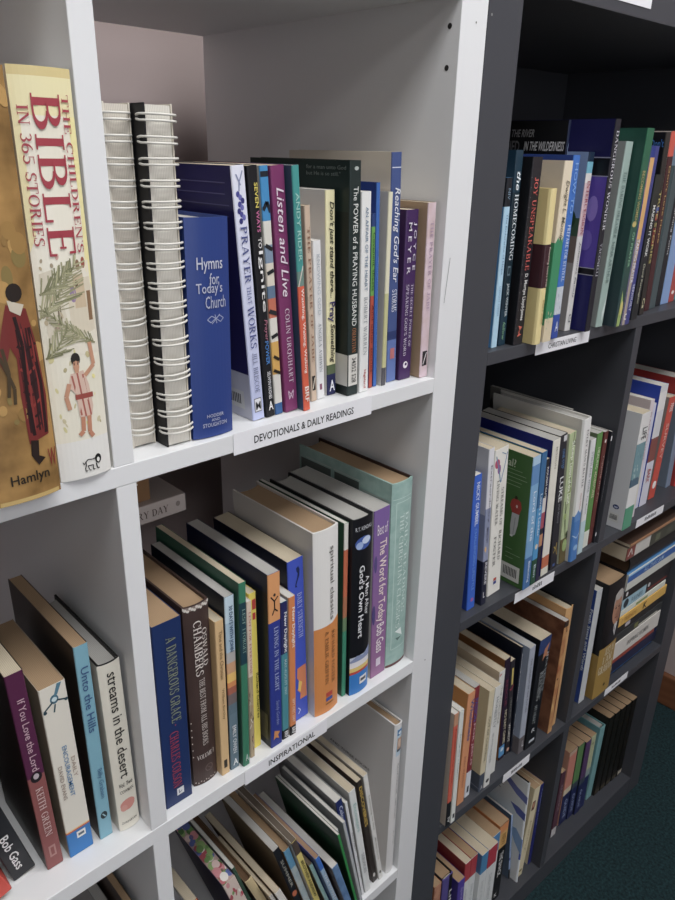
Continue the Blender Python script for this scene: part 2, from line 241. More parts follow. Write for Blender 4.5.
def lettering(sp, root, s, col, u0, u1, v0, v1, o='', name='lettering'):
    V, F = serif(s) if 'z' in o else textmesh(s, .014 if 'b' in o else .004, .25 if 'i' in o else 0.0)
    if not V: return
    W = []
    for (a, b) in norm01(V):
        if 'L' in o:
            W.append(sp.left(u1+(u0-u1)*b, v0+(v1-v0)*a) if 'd' not in o else sp.left(u0+(u1-u0)*a, v0+(v1-v0)*b))
        elif 'h' in o: W.append(sp.spine(u1+(u0-u1)*b, v0+(v1-v0)*a))
        else: W.append(sp.spine(u0+(u1-u0)*a, v0+(v1-v0)*b))
    link(name, meshof(name, W, F), mat(col, .5), root)
def art(sp, root, shapes, name='printed_marking'):
    """shapes: ('e',u,v,ru,rv,col[,rot]) ellipse, ('p',[(u,v)..],col) polygon, ('r',u0,u1,v0,v1,col) patch, ('s',[(u,v)..],width_m,col) stroke; a leading 'L' puts it on the left board"""
    items = []
    for i, s in enumerate(shapes):
        k = s[0]; onl = k[0] == 'L'; k = k[-1]; off = .0001 + .00045*i/len(shapes)
        put = (lambda u, v: sp.left(u, v, off)) if onl else (lambda u, v: sp.spine(u, v, off))
        wv = sp.d if onl else sp.t
        if k == 'e':
            _, u, v, ru, rv, c = s[:6]; ro = s[6] if len(s) > 6 else 0
            polys = [[(u+(ru*math.cos(q)*math.cos(ro)-rv*wv/sp.h*math.sin(q)*math.sin(ro)), v+(rv*math.sin(q)*math.cos(ro)+ru*sp.h/wv*math.cos(q)*math.sin(ro))) for q in [2*math.pi*j/14 for j in range(14)]]]
        elif k == 'p': _, P, c = s; polys = [P]
        elif k == 'r':
            _, u0, u1, v0, v1, c = s; n = 6
            polys = [[(u0, v0+(v1-v0)*j/n), (u0, v0+(v1-v0)*(j+1)/n), (u1, v0+(v1-v0)*(j+1)/n), (u1, v0+(v1-v0)*j/n)] for j in range(n)]
        else:
            _, P, w, c = s; polys = []
            for (ua, va), (ub, vb) in zip(P[:-1], P[1:]):
                du, dv = (ub-ua)*sp.h, (vb-va)*wv; l = math.hypot(du, dv) or 1; nu, nv = -dv/l*w/2/sp.h, du/l*w/2/wv
                polys.append([(ua+nu, va+nv), (ub+nu, vb+nv), (ub-nu, vb-nv), (ua-nu, va-nv)])
        if not onl: polys = [q for P in polys for q in strips(P)]
        Q = [[put(u, v) for u, v in P] for P in polys]
        fl = [p for P in Q for p in P]
        items.append((Q, c, [min(p[a] for p in fl) for a in range(3)], [max(p[a] for p in fl) for a in range(3)]))
    n = len(items); par = list(range(n))                  # marks far apart on a book are prints of their own
    def find(a):
        while par[a] != a: a = par[a]
        return a
    size = lambda t: max(t[3][a]-t[2][a] for a in range(3))
    for a in range(n):
        for b in range(a):
            A, B = items[a], items[b]
            gap = math.sqrt(sum(max(0, A[2][q]-B[3][q], B[2][q]-A[3][q])**2 for q in range(3)))
            if gap <= max(.017, .4*max(size(A), size(B))): par[find(a)] = find(b)
    for r in sorted(set(find(a) for a in range(n))):
        V = []; F = []; MI = []; cols = []
        for a in range(n):
            if find(a) != r: continue
            Q, c = items[a][:2]
            if c not in cols: cols.append(c)
            for P in Q:
                b0 = len(V); V += P; F.append(tuple(range(b0, len(V)))); MI.append(cols.index(c))
        link(name, meshof(name, V, F, MI), [mat(c, .5) for c in cols], root)
PAGES = {'w': '#d9d5cc', 'c': '#cdbd9f', 't': '#b08e66', 'g': '#b9b6b0', 'd': '#6b4c30'}
def M(c, rough=.42):
    if not isinstance(c, str): return c
    return mat(c, rough)
BOOKN = [0]
def make_book(P, rot, pv, t, h, d, c, s=None, r=None, k='pb', pages='w', bands=(), lb=(), bulge=None, rough=.42, tx=(), pic=(), lab='', rim=None, group=None, name=None, cat='book', lame=None):
    nm = name or ('hardback_book' if k in ('hb', 'r') else 'paperback_book')
    root = empty(nm, P, rot)
    tag(root, lab, cat, group)
    c = M(c, rough); s = M(s, rough) if s else c; r = M(r, rough) if r else c
    th = .0004 if k == 'pb' else .0019
    th = min(th, t*.14)
    if k == 'pb' and t > .012: th = .0005
    f, b = profile('r' if k == 'r' else k, t, bulge)
    # outer outline of the cover, from the left fore-edge round the spine to the right fore-edge
    xs = [t*j/12 for j in range(13)] if k == 'r' else sorted(set([0, b*.3, b*.65, b, t-b, t-b*.65, t-b*.3, t]))
    out = [(0, d)] + [(x, f(x)) for x in xs] + [(t, d)]
    inn = [(th, d)] + [(min(max(x, th), t-th), f(x)+th) for x in xs] + [(t-th, d)]
    n = len(out)
    zs = sorted(set([0., 1.] + [1-q for bb in list(bands)+list(lb) for q in bb[:2]]))
    mats = [c, s, r]; V = []; F = []; MI = []
    def mi(m):
        if m not in mats: mats.append(m)
        return mats.index(m)
    for z in zs:
        V += [(x-pv, y, z*h) for x, y in out] + [(x-pv, y, z*h) for x, y in inn]
    for zi in range(len(zs)-1):
        zc = 1-(zs[zi]+zs[zi+1])/2; A = zi*2*n; B = (zi+1)*2*n
        ms = 1; ml = 0
        for u0, u1, cc in bands:
            if u0 <= zc <= u1: ms = mi(M(cc, rough))
        for u0, u1, cc in lb:
            if u0 <= zc <= u1: ml = mi(M(cc, rough))
        for i in range(n-1):
            sec = ml if i == 0 else (2 if i == n-2 else ms)
            F.append((A+i, A+i+1, B+i+1, B+i)); MI.append(sec)
            F.append((A+n+i+1, A+n+i, B+n+i, B+n+i+1)); MI.append(0 if i == 0 else 2 if i == n-2 else 1)
        F.append((A, B, B+n, A+n)); MI.append(ml); F.append((A+n-1, A+2*n-1, B+2*n-1, B+n-1)); MI.append(2)
    T = (len(zs)-1)*2*n
    for i in range(n-1):
        sec = 0 if i == 0 else (2 if i == n-2 else 1)
        F.append((i, n+i, n+i+1, i+1)); MI.append(sec)
        F.append((T+i, T+i+1, T+n+i+1, T+n+i)); MI.append(mi(M(rim, rough)) if rim else sec)
    link('cover', meshof('cover', V, F, MI), mats, root)
    # the leaves
    ov = .0004 if k == 'pb' else .003
    px0, px1 = th+.0001, t-th-.0001
    pys = [(x, f(min(max(x, 0), t))+th+.0002+(.004 if k == 'hb' else 0)) for x in [px0+(px1-px0)*j/8 for j in range(9)]]
    fe = d-ov*1.2
    hollow = (.0 if k == 'pb' else .12*t)
    back = [(px1-(px1-px0)*j/8, fe-hollow*math.sin(math.pi*j/8)) for j in range(9)]
    ring = pys + back; m = len(ring)
    PV = [(x-pv, y, ov) for x, y in ring] + [(x-pv, y, h-ov) for x, y in ring]
    PF = [tuple(range(m))[::-1], tuple(range(m, 2*m))] + [(i, (i+1) % m, m+(i+1) % m, m+i) for i in range(m)]
    pg = PAGES.get(pages, pages)
    link('pages', meshof('pages', PV, PF), mat(pg, .85, 'paper'), root)
    sp = Sp(t, h, d, f, pv)
    if pic: art(sp, root, pic)
    for q in tx:
        lettering(sp, root, *q)
    if k in ('hb', 'r') and t > .014 and lame is None:
        box('headband', t*.2-pv, t*.8-pv, f(t*.5)+th+.0002, f(t*.5)+th+.0022, h-ov, h-ov+.0012, mat('#c9c0a8', .7), root)
    return root, sp
ROWG = {'W1L': 'books on the top shelf of the white bookcase, left bay', 'W1': 'books on the top shelf of the white bookcase, right bay',
 'W2L': 'books on the second shelf of the white bookcase, left bay', 'W2': 'books on the second shelf of the white bookcase, right bay',
 'W3L': 'books on the third shelf of the white bookcase, left bay', 'W3': 'leaning books on the third shelf of the white bookcase',
 'D1': 'books on the top shelf of the dark bookcase', 'D2': 'books on the second shelf of the dark bookcase, left bay', 'D2R': 'books on the second shelf of the dark bookcase, right bay',
 'D3': 'books on the third shelf of the dark bookcase, left bay', 'D3R': 'upright books on the third shelf of the dark bookcase, right bay', 'D4': 'books on the bottom shelf of the dark bookcase, left bay', 'D4R': 'books on the bottom shelf of the dark bookcase, right bay'}
def bk(row, key, lab, **kw):
    g = list(GEO[row][key])
    if kw.get('k') == 'r':                          # a rounded back stands a little in front of its edges
        b = kw.get('bulge') or .16*g[2]; g[1] -= b*.85; g[6] += b*.85
    P, rot, pv = place(row, g)
    return make_book(P, rot, pv, g[2], g[3], g[6], lab=lab, group=ROWG[row], **kw)
# ------------------------------------------------------------------ the room
FZ = -1.095; CZ = 1.36; XW = 1.109; YB = .53; XL = -3.4; YF = -3.0
m_wall = mat('#b5a29f', .9, 'laminate'); m_ceil = mat('#e6e4e0', .9); m_wood = mat('#7d4a26', .5, 'wood', '#734220')
m_carpet = mat('#1d464c', .95, 'carpet', '#081a1e', 190, 1.0)
def struct(name, *a, **k):
    o = box(name, *a, **k); o['kind'] = 'structure'; return o
struct('floor', XL, XW+.1, YF, YB+.1, FZ-.06, FZ, m_carpet)
struct('ceiling', XL, XW+.1, YF, YB+.1, CZ, CZ+.06, m_ceil)
struct('wall_back', XL, XW+.1, YB, YB+.1, FZ, CZ, m_wall)
struct('wall_right', XW, XW+.1, YF, YB, FZ, CZ, m_wall)
m_wall2 = mat('#bd9e84', .9, 'laminate')
struct('wall_left', XL-.1, XL, YF, YB+.1, FZ-.06, CZ, m_wall2)
struct('wall_front', XL, XW+.1, YF-.1, YF, FZ-.06, CZ, m_wall2)
struct('baseboard_right', XW-.016, XW, YF, YB-.016, FZ, FZ+.09, m_wood, bev=.004)
struct('baseboard_back', XL, XW, YB-.016, YB, FZ, FZ+.09, m_wood, bev=.004)
# ceiling lamps of the room
def ceiling_lamp(x, y, w, dp, power, label):
    t = empty('ceiling_light', (x, y, CZ)); tag(t, label, 'ceiling light', 'ceiling light panels')
    bm = bmesh.new()
    for a in ((-w/2-.02, -w/2, -dp/2-.02, dp/2+.02), (w/2, w/2+.02, -dp/2-.02, dp/2+.02), (-w/2, w/2, -dp/2-.02, -dp/2), (-w/2, w/2, dp/2, dp/2+.02)):
        boxbm(bm, a[0], a[1], a[2], a[3], -.03, 0)
    me = bpy.data.meshes.new('frame'); bm.to_mesh(me); bm.free(); link('frame', me, mat('#e8e8e8', .5), t)
    box('diffuser', -w/2, w/2, -dp/2, dp/2, -.012, -.002, emat('#fff6ea', 2.0), t)
    l = bpy.data.lights.new('panel_light', 'AREA'); l.shape = 'RECTANGLE'; l.size = w; l.size_y = dp; l.energy = power; l.color = (.965, .985, 1)
    o = bpy.data.objects.new('panel_light', l); COL.objects.link(o); o.parent = t; o.location = (0, 0, -.034)
ceiling_lamp(-.5, -.66, .6, .6, 11.5, 'square white ceiling light panel in front of the white bookcase')
ceiling_lamp(.35, -.66, .6, .6, 11, 'square white ceiling light panel in front of the dark bookcase')
ceiling_lamp(-1.0, -2.1, .6, .6, 9, 'square white ceiling light panel near the window')
# daylight: a window in the wall behind the photographer
wn = empty('window_1', (-.5, YF, .15)); wn['kind'] = 'structure'
for nm, a in (('window_frame', (-.95, .95, 0, .05, .62, .68)), ('window_frame', (-.95, .95, 0, .05, -.68, -.62)), ('window_frame', (-.95, -.89, 0, .05, -.62, .62)), ('window_frame', (.89, .95, 0, .05, -.62, .62)), ('window_frame', (-.02, .02, 0, .045, -.62, .62))):
    box(nm, *a, mat('#e4e4e2', .4), wn)
box('window_pane', -.89, .89, .004, .012, -.62, .62, emat('#eaf1ff', 1.6), wn)
l = bpy.data.lights.new('daylight', 'AREA'); l.shape = 'RECTANGLE'; l.size = 1.78; l.size_y = 1.24; l.energy = 7; l.color = (.93, .965, 1)
o = bpy.data.objects.new('daylight', l); COL.objects.link(o); o.parent = wn; o.location = (0, .055, 0); o.rotation_euler = (math.radians(90), 0, math.radians(0))
w = bpy.data.worlds.new('World'); SC.world = w; w.use_nodes = True
w.node_tree.nodes['Background'].inputs[0].default_value = (.6, .65, .7, 1); w.node_tree.nodes['Background'].inputs[1].default_value = .05
# ------------------------------------------------------------------ white bookcase
m_white = mat('#e3e4e6', .38, 'laminate'); m_edge = mat('#d6d8db', .4)
m_hole = mat('#2a2626', .8)
wb = empty('bookcase', (0, 0, FZ)); tag(wb, 'white cube bookcase with open back, left of the dark one', 'bookcase')
def wbox(nm, *a, bev=.0006):
    a = list(a); a[4] -= FZ; a[5] -= FZ
    return box(nm, *a, m_white, wb, bev=bev)
DPT = .39
XA = -.686
wbox('side_panel', 0, .0368, 0, DPT, FZ, .3725); wbox('side_panel', XA-.0375, XA, 0, DPT, FZ, .3725)
wbox('top_board', XA, 0, 0, DPT, .335, .3725); wbox('base_board', XA, 0, 0, DPT, FZ, -1.0575)
SH = [(0, -.0155), (-.3523, -.369), (-.7045, -.7215)]
for a, b_ in SH: wbox('shelf', XA, 0, 0, DPT, b_, a)
for z0, z1 in ((0, .335), (-.3523, -.0155), (-.7045, -.369), (-1.0575, -.7215)):
    wbox('divider', -.351, -.335, .0003, DPT, z0, z1)
def disc(nm, c, axis, r, m, parent):
    V = []
    for j in range(14):
        a = 2*math.pi*j/14; p, q = r*math.cos(a), r*math.sin(a)
        V.append((c[0], c[1]+p, c[2]+q) if axis == 'x' else (c[0]+p, c[1], c[2]+q))
    return link(nm, meshof(nm, V, [tuple(range(14))[::-1]]), m, parent)
for (y, z) in ((.0116, .3125), (.012, .2803)): disc('peg_hole', (-.0003, y, z-FZ), 'x', .0024, m_hole, wb)
for (x, z) in ((.0208, .3165), (.0223, -.3617)): disc('screw_hole', (x, -.0003, z-FZ), 'y', .0009, mat('#6d6d6d', .7), wb)
link('scratch', meshof('scratch', [(-.0-.0+.0098, -.0003, .118-FZ), (.0105, -.0003, .118-FZ), (.0062, -.0003, .075-FZ), (.0056, -.0003, .075-FZ)], [(0, 1, 2, 3)]), mat('#8a8c8e', .7), wb)
# ------------------------------------------------------------------ dark bookcase
m_dark = mat('#43454c', .45, 'laminate'); m_dback = mat('#2b2c32', .6)
db = empty('bookcase', (DORG.x, DORG.y, FZ), (0, 0, DYAW)); tag(db, 'charcoal grey cube bookcase to the right of the white one', 'bookcase')
def dbox(nm, *a, m=None, bev=.0006):
    a = list(a); a[4] -= FZ; a[5] -= FZ
    return box(nm, *a, m or m_dark, db, bev=bev)
XR = .7146
dbox('side_panel', .0011, .0497, 0, DPT-.008, FZ, .4007); dbox('side_panel', XR, XR+.0486, 0, DPT-.008, FZ, .4007)
dbox('top_board', .0497, XR, 0, DPT-.008, .3507, .4007); dbox('base_board', .0497, XR, 0, DPT-.008, FZ, -1.045)
for a, b_ in ((.0125, -.0024), (-.3375, -.3525), (-.6915, -.708)): dbox('shelf', .0497, XR, 0, DPT-.008, b_, a)
for z0, z1 in ((-.3375, -.0024), (-.6915, -.3525), (-1.045, -.708)): dbox('divider', .3739, .3906, .0003, DPT-.008, z0, z1)
dbox('back_panel', .002, XR+.048, DPT-.0079, DPT, FZ+.004, .40, m=m_dback, bev=0)
disc('screw_hole', (.0054, -.0003, .325-FZ), 'y', .0012, mat('#8a8a8a', .6), db)
# ------------------------------------------------------------------ paper labels stuck to the shelf fronts
m_label = mat('#e9e9ee', .6)
def paper_label(dark, x0, x1, z0, z1, text, lab, tu=(.1, .9), tv=(.3, .75), o='', tilt=0.0):
    P = Vector((x0, -.0007, z0)); rz = 0
    if dark: P = DORG + Matrix.Rotation(DYAW, 3, 'Z') @ P; rz = DYAW
    t = empty('shelf_label', P, (0, tilt, rz)); tag(t, lab, 'label', 'paper labels on the shelf fronts')
    box('paper', 0, x1-x0, 0, .0004, 0, z1-z0, m_label, t)
    W, H = x1-x0, z1-z0
    if text:
        V, F = textmesh(text, .012 if 'b' in o else .004)
        W_ = [(W*(tu[0]+(tu[1]-tu[0])*a), -.0002, H*(tv[0]+(tv[1]-tv[0])*b)) for a, b in norm01(V)]
        link('lettering', meshof('lettering', W_, F), mat('#1d1d1f', .6), t)
    else:                                              # print too small to read: dark strokes
        bm = bmesh.new(); x = tu[0]; rr = random.Random(int(x0*1e4))
        while x < tu[1]:
            w_ = rr.uniform(.02, .045); hh = rr.choice((tv[1], tv[1], tv[1]-.12))
            boxbm(bm, W*x, W*(x+w_*.7), -.0002, -.0001, H*tv[0], H*hh); x += w_+.008
        me = bpy.data.meshes.new('lettering'); bm.to_mesh(me); bm.free(); link('lettering', me, mat('#3a3a42', .6), t)
paper_label(0, -.2493, -.0915, -.0178, .0008, 'DEVOTIONALS & DAILY READINGS', 'white paper label printed DEVOTIONALS & DAILY READINGS on the white shelf edge', (.13, .85), (.3, .66), 'b')
paper_label(0, -.2496, -.1405, -.3705, -.3535, 'INSPIRATIONAL', 'white paper label printed INSPIRATIONAL on the white shelf edge', (.27, .84), (.3, .72), 'b')
paper_label(1, .1385, .2525, -.0045, .0105, 'CHRISTIAN LIVING', 'white paper label printed CHRISTIAN LIVING on the dark shelf edge', (.22, .74), (.3, .72))
paper_label(1, .1645, .258, -.358, -.342, '', 'white paper label with small slanted print under the green golf-picture book', (.44, .66), (.35, .75))
paper_label(1, .492, .584, -.3515, -.3365, '', 'white paper label under the big white book and its neighbours, above the lying stack', (.3, .7), (.35, .75))
paper_label(1, .2, .27, -.709, -.6925, '', 'white paper label under the pale blue-grey book on the lower dark shelf', (.3, .68), (.35, .7))
paper_label(1, .5005, .582, -.7025, -.6875, '', 'white paper label between the gold-banded book and the black volumes', (.3, .68), (.35, .7))
paper_label(1, .165, .2755, .3615, .387, '', 'white paper label on the top board of the dark bookcase', (.35, .66), (.25, .55))
# ------------------------------------------------------------------ camera
cam = bpy.data.cameras.new('camera'); cam.sensor_fit = 'VERTICAL'; cam.sensor_height = 24.0; cam.lens = 24.0*726.618/900
cam.clip_start = .01
co = bpy.data.objects.new('camera', cam); COL.objects.link(co); SC.camera = co
Rr = ((0.7280632, -0.6851738, 0.0214650), (-0.2448855, -0.2892056, -0.9254141), (0.6402773, 0.6685035, -0.3783491))
mw = Matrix(((Rr[0][0], -Rr[1][0], -Rr[2][0], -.561243), (Rr[0][1], -Rr[1][1], -Rr[2][1], -.446434), (Rr[0][2], -Rr[1][2], -Rr[2][2], .209132), (0, 0, 0, 1)))
co.matrix_world = mw
SC.view_settings.view_transform = 'Standard'; SC.view_settings.look = 'None'; SC.view_settings.gamma = 1; SC.view_settings.exposure = 0.05
SC.cycles.max_bounces = 8; SC.cycles.diffuse_bounces = 5
SC.cycles.use_denoising = True
# ------------------------------------------------------------------ white bookcase, top shelf
rng = random.Random(3)
def blotches(n, cols, u0, u1, v0=0, v1=1, r=(.01, .03), L=''):
    out = []
    for _ in range(n):
        ru = rng.uniform(*r); out.append((L+'e', rng.uniform(u0, u1), rng.uniform(v0, v1), ru, ru*rng.uniform(2, 5), rng.choice(cols), rng.uniform(-.4, .4)))
    return out
def lines(u0, u1, v0, v1, n, w, col, L='L'):
    return [(L+'s', [(u0+(u1-u0)*i/max(1, n-1), v0), (u0+(u1-u0)*i/max(1, n-1), v1-rng.uniform(0, .12))], w, col) for i in range(n)]
def barcode(u0, u1, v0, v1):
    S = [('Lr', u0, u1, v0, v1, '#d6d6d2')]
    for i in range(9): S.append(('Lr', u0+(u1-u0)*.2, u0+(u1-u0)*.75, v0+(v1-v0)*(.12+.085*i), v0+(v1-v0)*(.12+.085*i+.045), '#34343a'))
    return S
def palm(u, v, n, l, cols, w=.0012, a0=-1.2, a1=1.0):
    out = []
    for i in range(n):
        a = a0+(a1-a0)*i/(n-1); q = l*rng.uniform(.7, 1.1)
        out.append(('s', [(u, v), (u-q*.5*math.cos(a), v+q*3.2*math.sin(a)), (u-q*math.cos(a)+.01, v+q*5.8*math.sin(a))], w, rng.choice(cols)))
    return out
def frond(u0, v0, u1, v1, n, l):
    out = [('s', [(u0, v0), (u0*.45+u1*.55+.012, v0*.5+v1*.5), (u1, v1)], .0011, '#77764a')]
    for i in range(n):
        k = (i+.5)/n; u = u0+(u1-u0)*k+.024*math.sin(math.pi*k)*.5; v = v0+(v1-v0)*k; q = l*(.5+.7*math.sin(math.pi*min(1, k+.15)))
        for sgn in (-1, 1):
            a = math.atan2((u1-u0)*6.4, (v1-v0))+sgn*rng.uniform(.35, .8)
            out.append(('s', [(u, v), (u+q*math.sin(a)*.9, v+q*6.4*math.cos(a)*.9)], rng.uniform(.0006, .0010), rng.choice(['#94936a', '#7c7d54', '#b4b084', '#a09c74'])))
    return out
PI = math.pi
bk('W1L', 'orange', 'thick ochre book with a red-robed figure painted on its spine, at the far left edge', k='r', c=mat('#b5873a', .4, 'mottle', '#7d5a22', 26), bulge=.004, pages='c',
   pic=[('r', .988, 1, .2, .97, '#c9a758')] + blotches(30, ['#a37a30', '#bd9040', '#96702c', '#8a7434'], .03, .9, .35, .97, (.006, .028)) +
   [('p', [(.50, .62), (.515, .86), (.60, .93), (.74, .97), (.835, .93), (.85, .66), (.72, .64), (.63, .66), (.60, .60), (.66, .50), (.63, .44), (.55, .54)], '#7a2420'), ('p', [(.54, .76), (.66, .86), (.80, .93), (.82, .86), (.68, .78)], '#3a1f24'), ('p', [(.62, .68), (.70, .74), (.83, .74), (.82, .69)], '#561a1c'),
    *[('s', [(.60+.028*i, .68+.02*(i % 2)), (.615+.028*i, .78), (.60+.028*i, .92-.02*(i % 3))], .0016, ['#2c1a1c', '#45191c', '#962f28'][i % 3]) for i in range(8)], *[('s', [(.56, .70+.06*i), (.68, .72+.055*i), (.82, .70+.06*i)], .0011, ['#34191b', '#8f2c26'][i % 2]) for i in range(4)], ('s', [(.53, .70), (.60, .75), (.72, .72), (.83, .74)], .0022, '#2a1719'), ('s', [(.56, .86), (.70, .92), (.83, .90)], .0022, '#34191b'), ('e', .475, .74, .022, .1, '#2a211c'), ('p', [(.49, .64), (.505, .84), (.53, .78), (.515, .66)], '#cbbfa8'), ('p', [(.84, .68), (.845, .78), (.885, .76), (.895, .84), (.91, .74), (.88, .66)], '#2b1d18'), ('s', [(.62, .46), (.70, .58), (.74, .56)], .002, '#4a3a22'), ('s', [(.6, .5), (.66, .54), (.72, .50)], .002, '#4a3a22')],
   tx=[('Hamlyn', '#2c241a', .922, .957, .36, .86, 'hb'), ('W', '#8a2b22', .875, .925, .88, .99, 'hb')])
bk('W1L', 'bible', 'tall cream picture book titled with a big red BIBLE, leaning on the white divider', k='r', c=mat('#ece6d4', .32, 'mottle', '#e2dcc4', 9), bulge=.0035, pages='w', bands=[(0, .02, '#d9c47e'), (.02, .1, '#e9dea6'), (.89, 1, '#e6e4de')],
   pic=[('p', [(.10, .86), (.10, 1), (.50, 1), (.45, .9), (.3, .93)], '#ece094'), ('p', [(.1, 0), (.1, .1), (.36, .12), (.40, 0)], '#ebdfa6')] +
   [('p', [(.43, .5), (.425, .95), (.66, 1), (.66, .1), (.5, .2)], '#e4dcc8'), ('p', [(.47, .5), (.465, .95), (.60, .97), (.62, .5)], '#d8ccb2'), ('p', [(.46, .62), (.455, .82), (.54, .84), (.54, .62)], '#cdb692'), ('r', .50, .575, .86, .94, '#8d6a45'), ('r', .47, .49, .66, .71, '#6d5136'), ('e', .505, .60, .02, .06, '#9a7fa8'), ('e', .435, .74, .014, .04, '#8c6c4c'), ('e', .43, .85, .014, .04, '#a3523c'), ('r', .53, .575, .30, .36, '#7a6a52'), ('p', [(.45, .08), (.44, .3), (.6, .5), (.62, .1)], '#d9cfb8')] +
   blotches(26, ['#d8cf8e', '#c9bb86', '#e8dc86', '#b9ab7c', '#cfc49a'], .62, .86, .08, .92, (.004, .010)) + blotches(14, ['#c2b08c', '#a8977a', '#d6a79a'], .38, .6, .05, .4, (.004, .009)) +
   frond(.56, .0, .43, .70, 20, .075) + frond(.50, .05, .44, .55, 12, .05) + frond(.635, .92, .535, .05, 20, .035) + frond(.66, .02, .59, .42, 10, .05) +
   [('e', .668, .50, .017, .085, '#2c2622'), ('p', [(.674, .45), (.672, .50), (.674, .55)], '#c98f6c'), ('p', [(.674, .449), (.674, .551), (.69, .555), (.704, .53), (.708, .50), (.704, .47), (.69, .445)], '#c98f6c'), ('p', [(.705, .38), (.70, .62), (.74, .70), (.80, .74), (.825, .70), (.825, .46), (.76, .44), (.74, .32)], '#d9b7a4'), ('s', [(.71, .40), (.82, .5)], .0012, '#b05a4a'), ('s', [(.705, .5), (.825, .58)], .0012, '#b05a4a'), ('s', [(.71, .6), (.825, .68)], .0012, '#b05a4a'), ('r', .762, .776, .42, .76, '#a04438'),
    ('s', [(.715, .64), (.69, .84), (.63, .80)], .0028, '#c98f6c'), ('s', [(.73, .34), (.765, .26), (.80, .30)], .0028, '#c98f6c'), ('s', [(.825, .52), (.865, .50), (.875, .42)], .003, '#c4805e'), ('s', [(.825, .64), (.87, .62), (.885, .68)], .003, '#c4805e')] +
   [('s', [(.948, .70), (.950, .60), (.948, .52), (.953, .47), (.964, .47), (.971, .45), (.980, .45), (.980, .49)], .0007, '#2a2a2a'), ('s', [(.953, .47), (.960, .43), (.953, .41)], .0006, '#2a2a2a'), ('s', [(.966, .50), (.967, .61), (.980, .60), (.980, .64)], .0007, '#2a2a2a'), ('s', [(.964, .67), (.980, .69), (.980, .73)], .0008, '#2a2a2a'), ('s', [(.966, .50), (.980, .53), (.980, .56)], .0006, '#2a2a2a'), ('e', .952, .72, .014, .065, '#1d1d1d'), ('e', .955, .72, .007, .03, '#e8e6e0')],
   tx=[("THE CHILDREN'S", '#b03a48', .055, .405, .775, .9, 'z'), ('BIBLE', '#ab2f40', .055, .41, .28, .74, 'z'), ('IN 365 STORIES', '#b03a48', .08, .385, .07, .23, 'z')])
# the two wire-bound books
def wire_book(x0, y0, t, h, d, label, black, seed, n=17):
    root = empty('wire_bound_book', (x0, y0, ROWZ['W1']+.0002)); tag(root, label, 'book', ROWG['W1'])
    cov = mat('#16161a', .5) if black else mat('#d5cec0', .6)
    box('front_board', 0, .0014, 0, d, 0, h, cov, root, bev=.0003); box('back_board', t-.0012, t, 0, d, 0, h, mat('#cfc7b6', .6), root, bev=.0003)
    box('pages', .0016, t-.0014, .0006, d-.002, .001, h-.001, mat('#dcd7cb' if black else '#d3cabb', .9, 'paper'), root)
    rr = random.Random(seed); mw_ = mat('#d9d6cd', .3)
    for i in range(n):
        z = h*(.055+.91*i/(n-1)); V = []; F = []
        tw = rr.uniform(-.0007, .0007) if z > h*.42 else rr.uniform(-.002, .0035)
        for dz in (-.0019, .0019):
            pts = []
            for j in range(15):
                a = math.radians(200-220*j/14)
                pts.append((t/2-.0002+(t/2+(.0045 if black and math.cos(a) > 0 else .0012))*math.cos(a), .006-.0115*max(-.2, math.sin(a)), z+dz*(1 if .1 < j/14 < .93 else .7)+tw*(j/14)))
            v, f_ = tube(pts, .00085, 6); b0 = len(V); V += v; F += [tuple(q+b0 for q in ff) for ff in f_]
        link('wire_loop', meshof('wire_loop', V, F, smooth=True), mw_, root)
        if black: disc('punched_hole', (-.0002, .0085, z), 'x', .0021, mat('#4a4a4e', .6), root)
wire_book(-.3232, .0240, .0194, .2360, .15, 'wire-bound book with cream page edges against the white divider', False, 4)
wire_book(-.3024, .0097, .0212, .2361, .15, 'wire-bound book with a black punched front board beside the blue hymn book', True, 9)
bk('W1', 'hymns', 'blue hymn book with silver lettering on its broad rounded spine', k='r', c=mat('#24408a', .4), pages='w', bulge=.003,
   tx=[('Hymns', '#c3c6d8', .165, .235, .2, .8, 'h'), ('for', '#b4b9d0', .235, .285, .47, .7, 'h'), ("Today's", '#b4b9d0', .275, .335, .17, .78, 'h'), ('Church', '#aab0ca', .335, .39, .36, .86, 'h'), ('HODDER', '#aab0ca', .885, .902, .3, .72, 'hb'), ('AND', '#aab0ca', .908, .922, .4, .62, 'hb'), ('STOUGHTON', '#aab0ca', .928, .948, .2, .8, 'hb')],
   pic=[('s', [(.44, .4), (.425, .5), (.44, .62), (.455, .72), (.44, .8), (.425, .7), (.44, .58), (.455, .48), (.44, .4)], .0006, '#9aa3c4'), ('s', [(.42, .58), (.46, .62)], .0006, '#9aa3c4'), ('s', [(.46, .5), (.42, .7)], .0006, '#9aa3c4')])
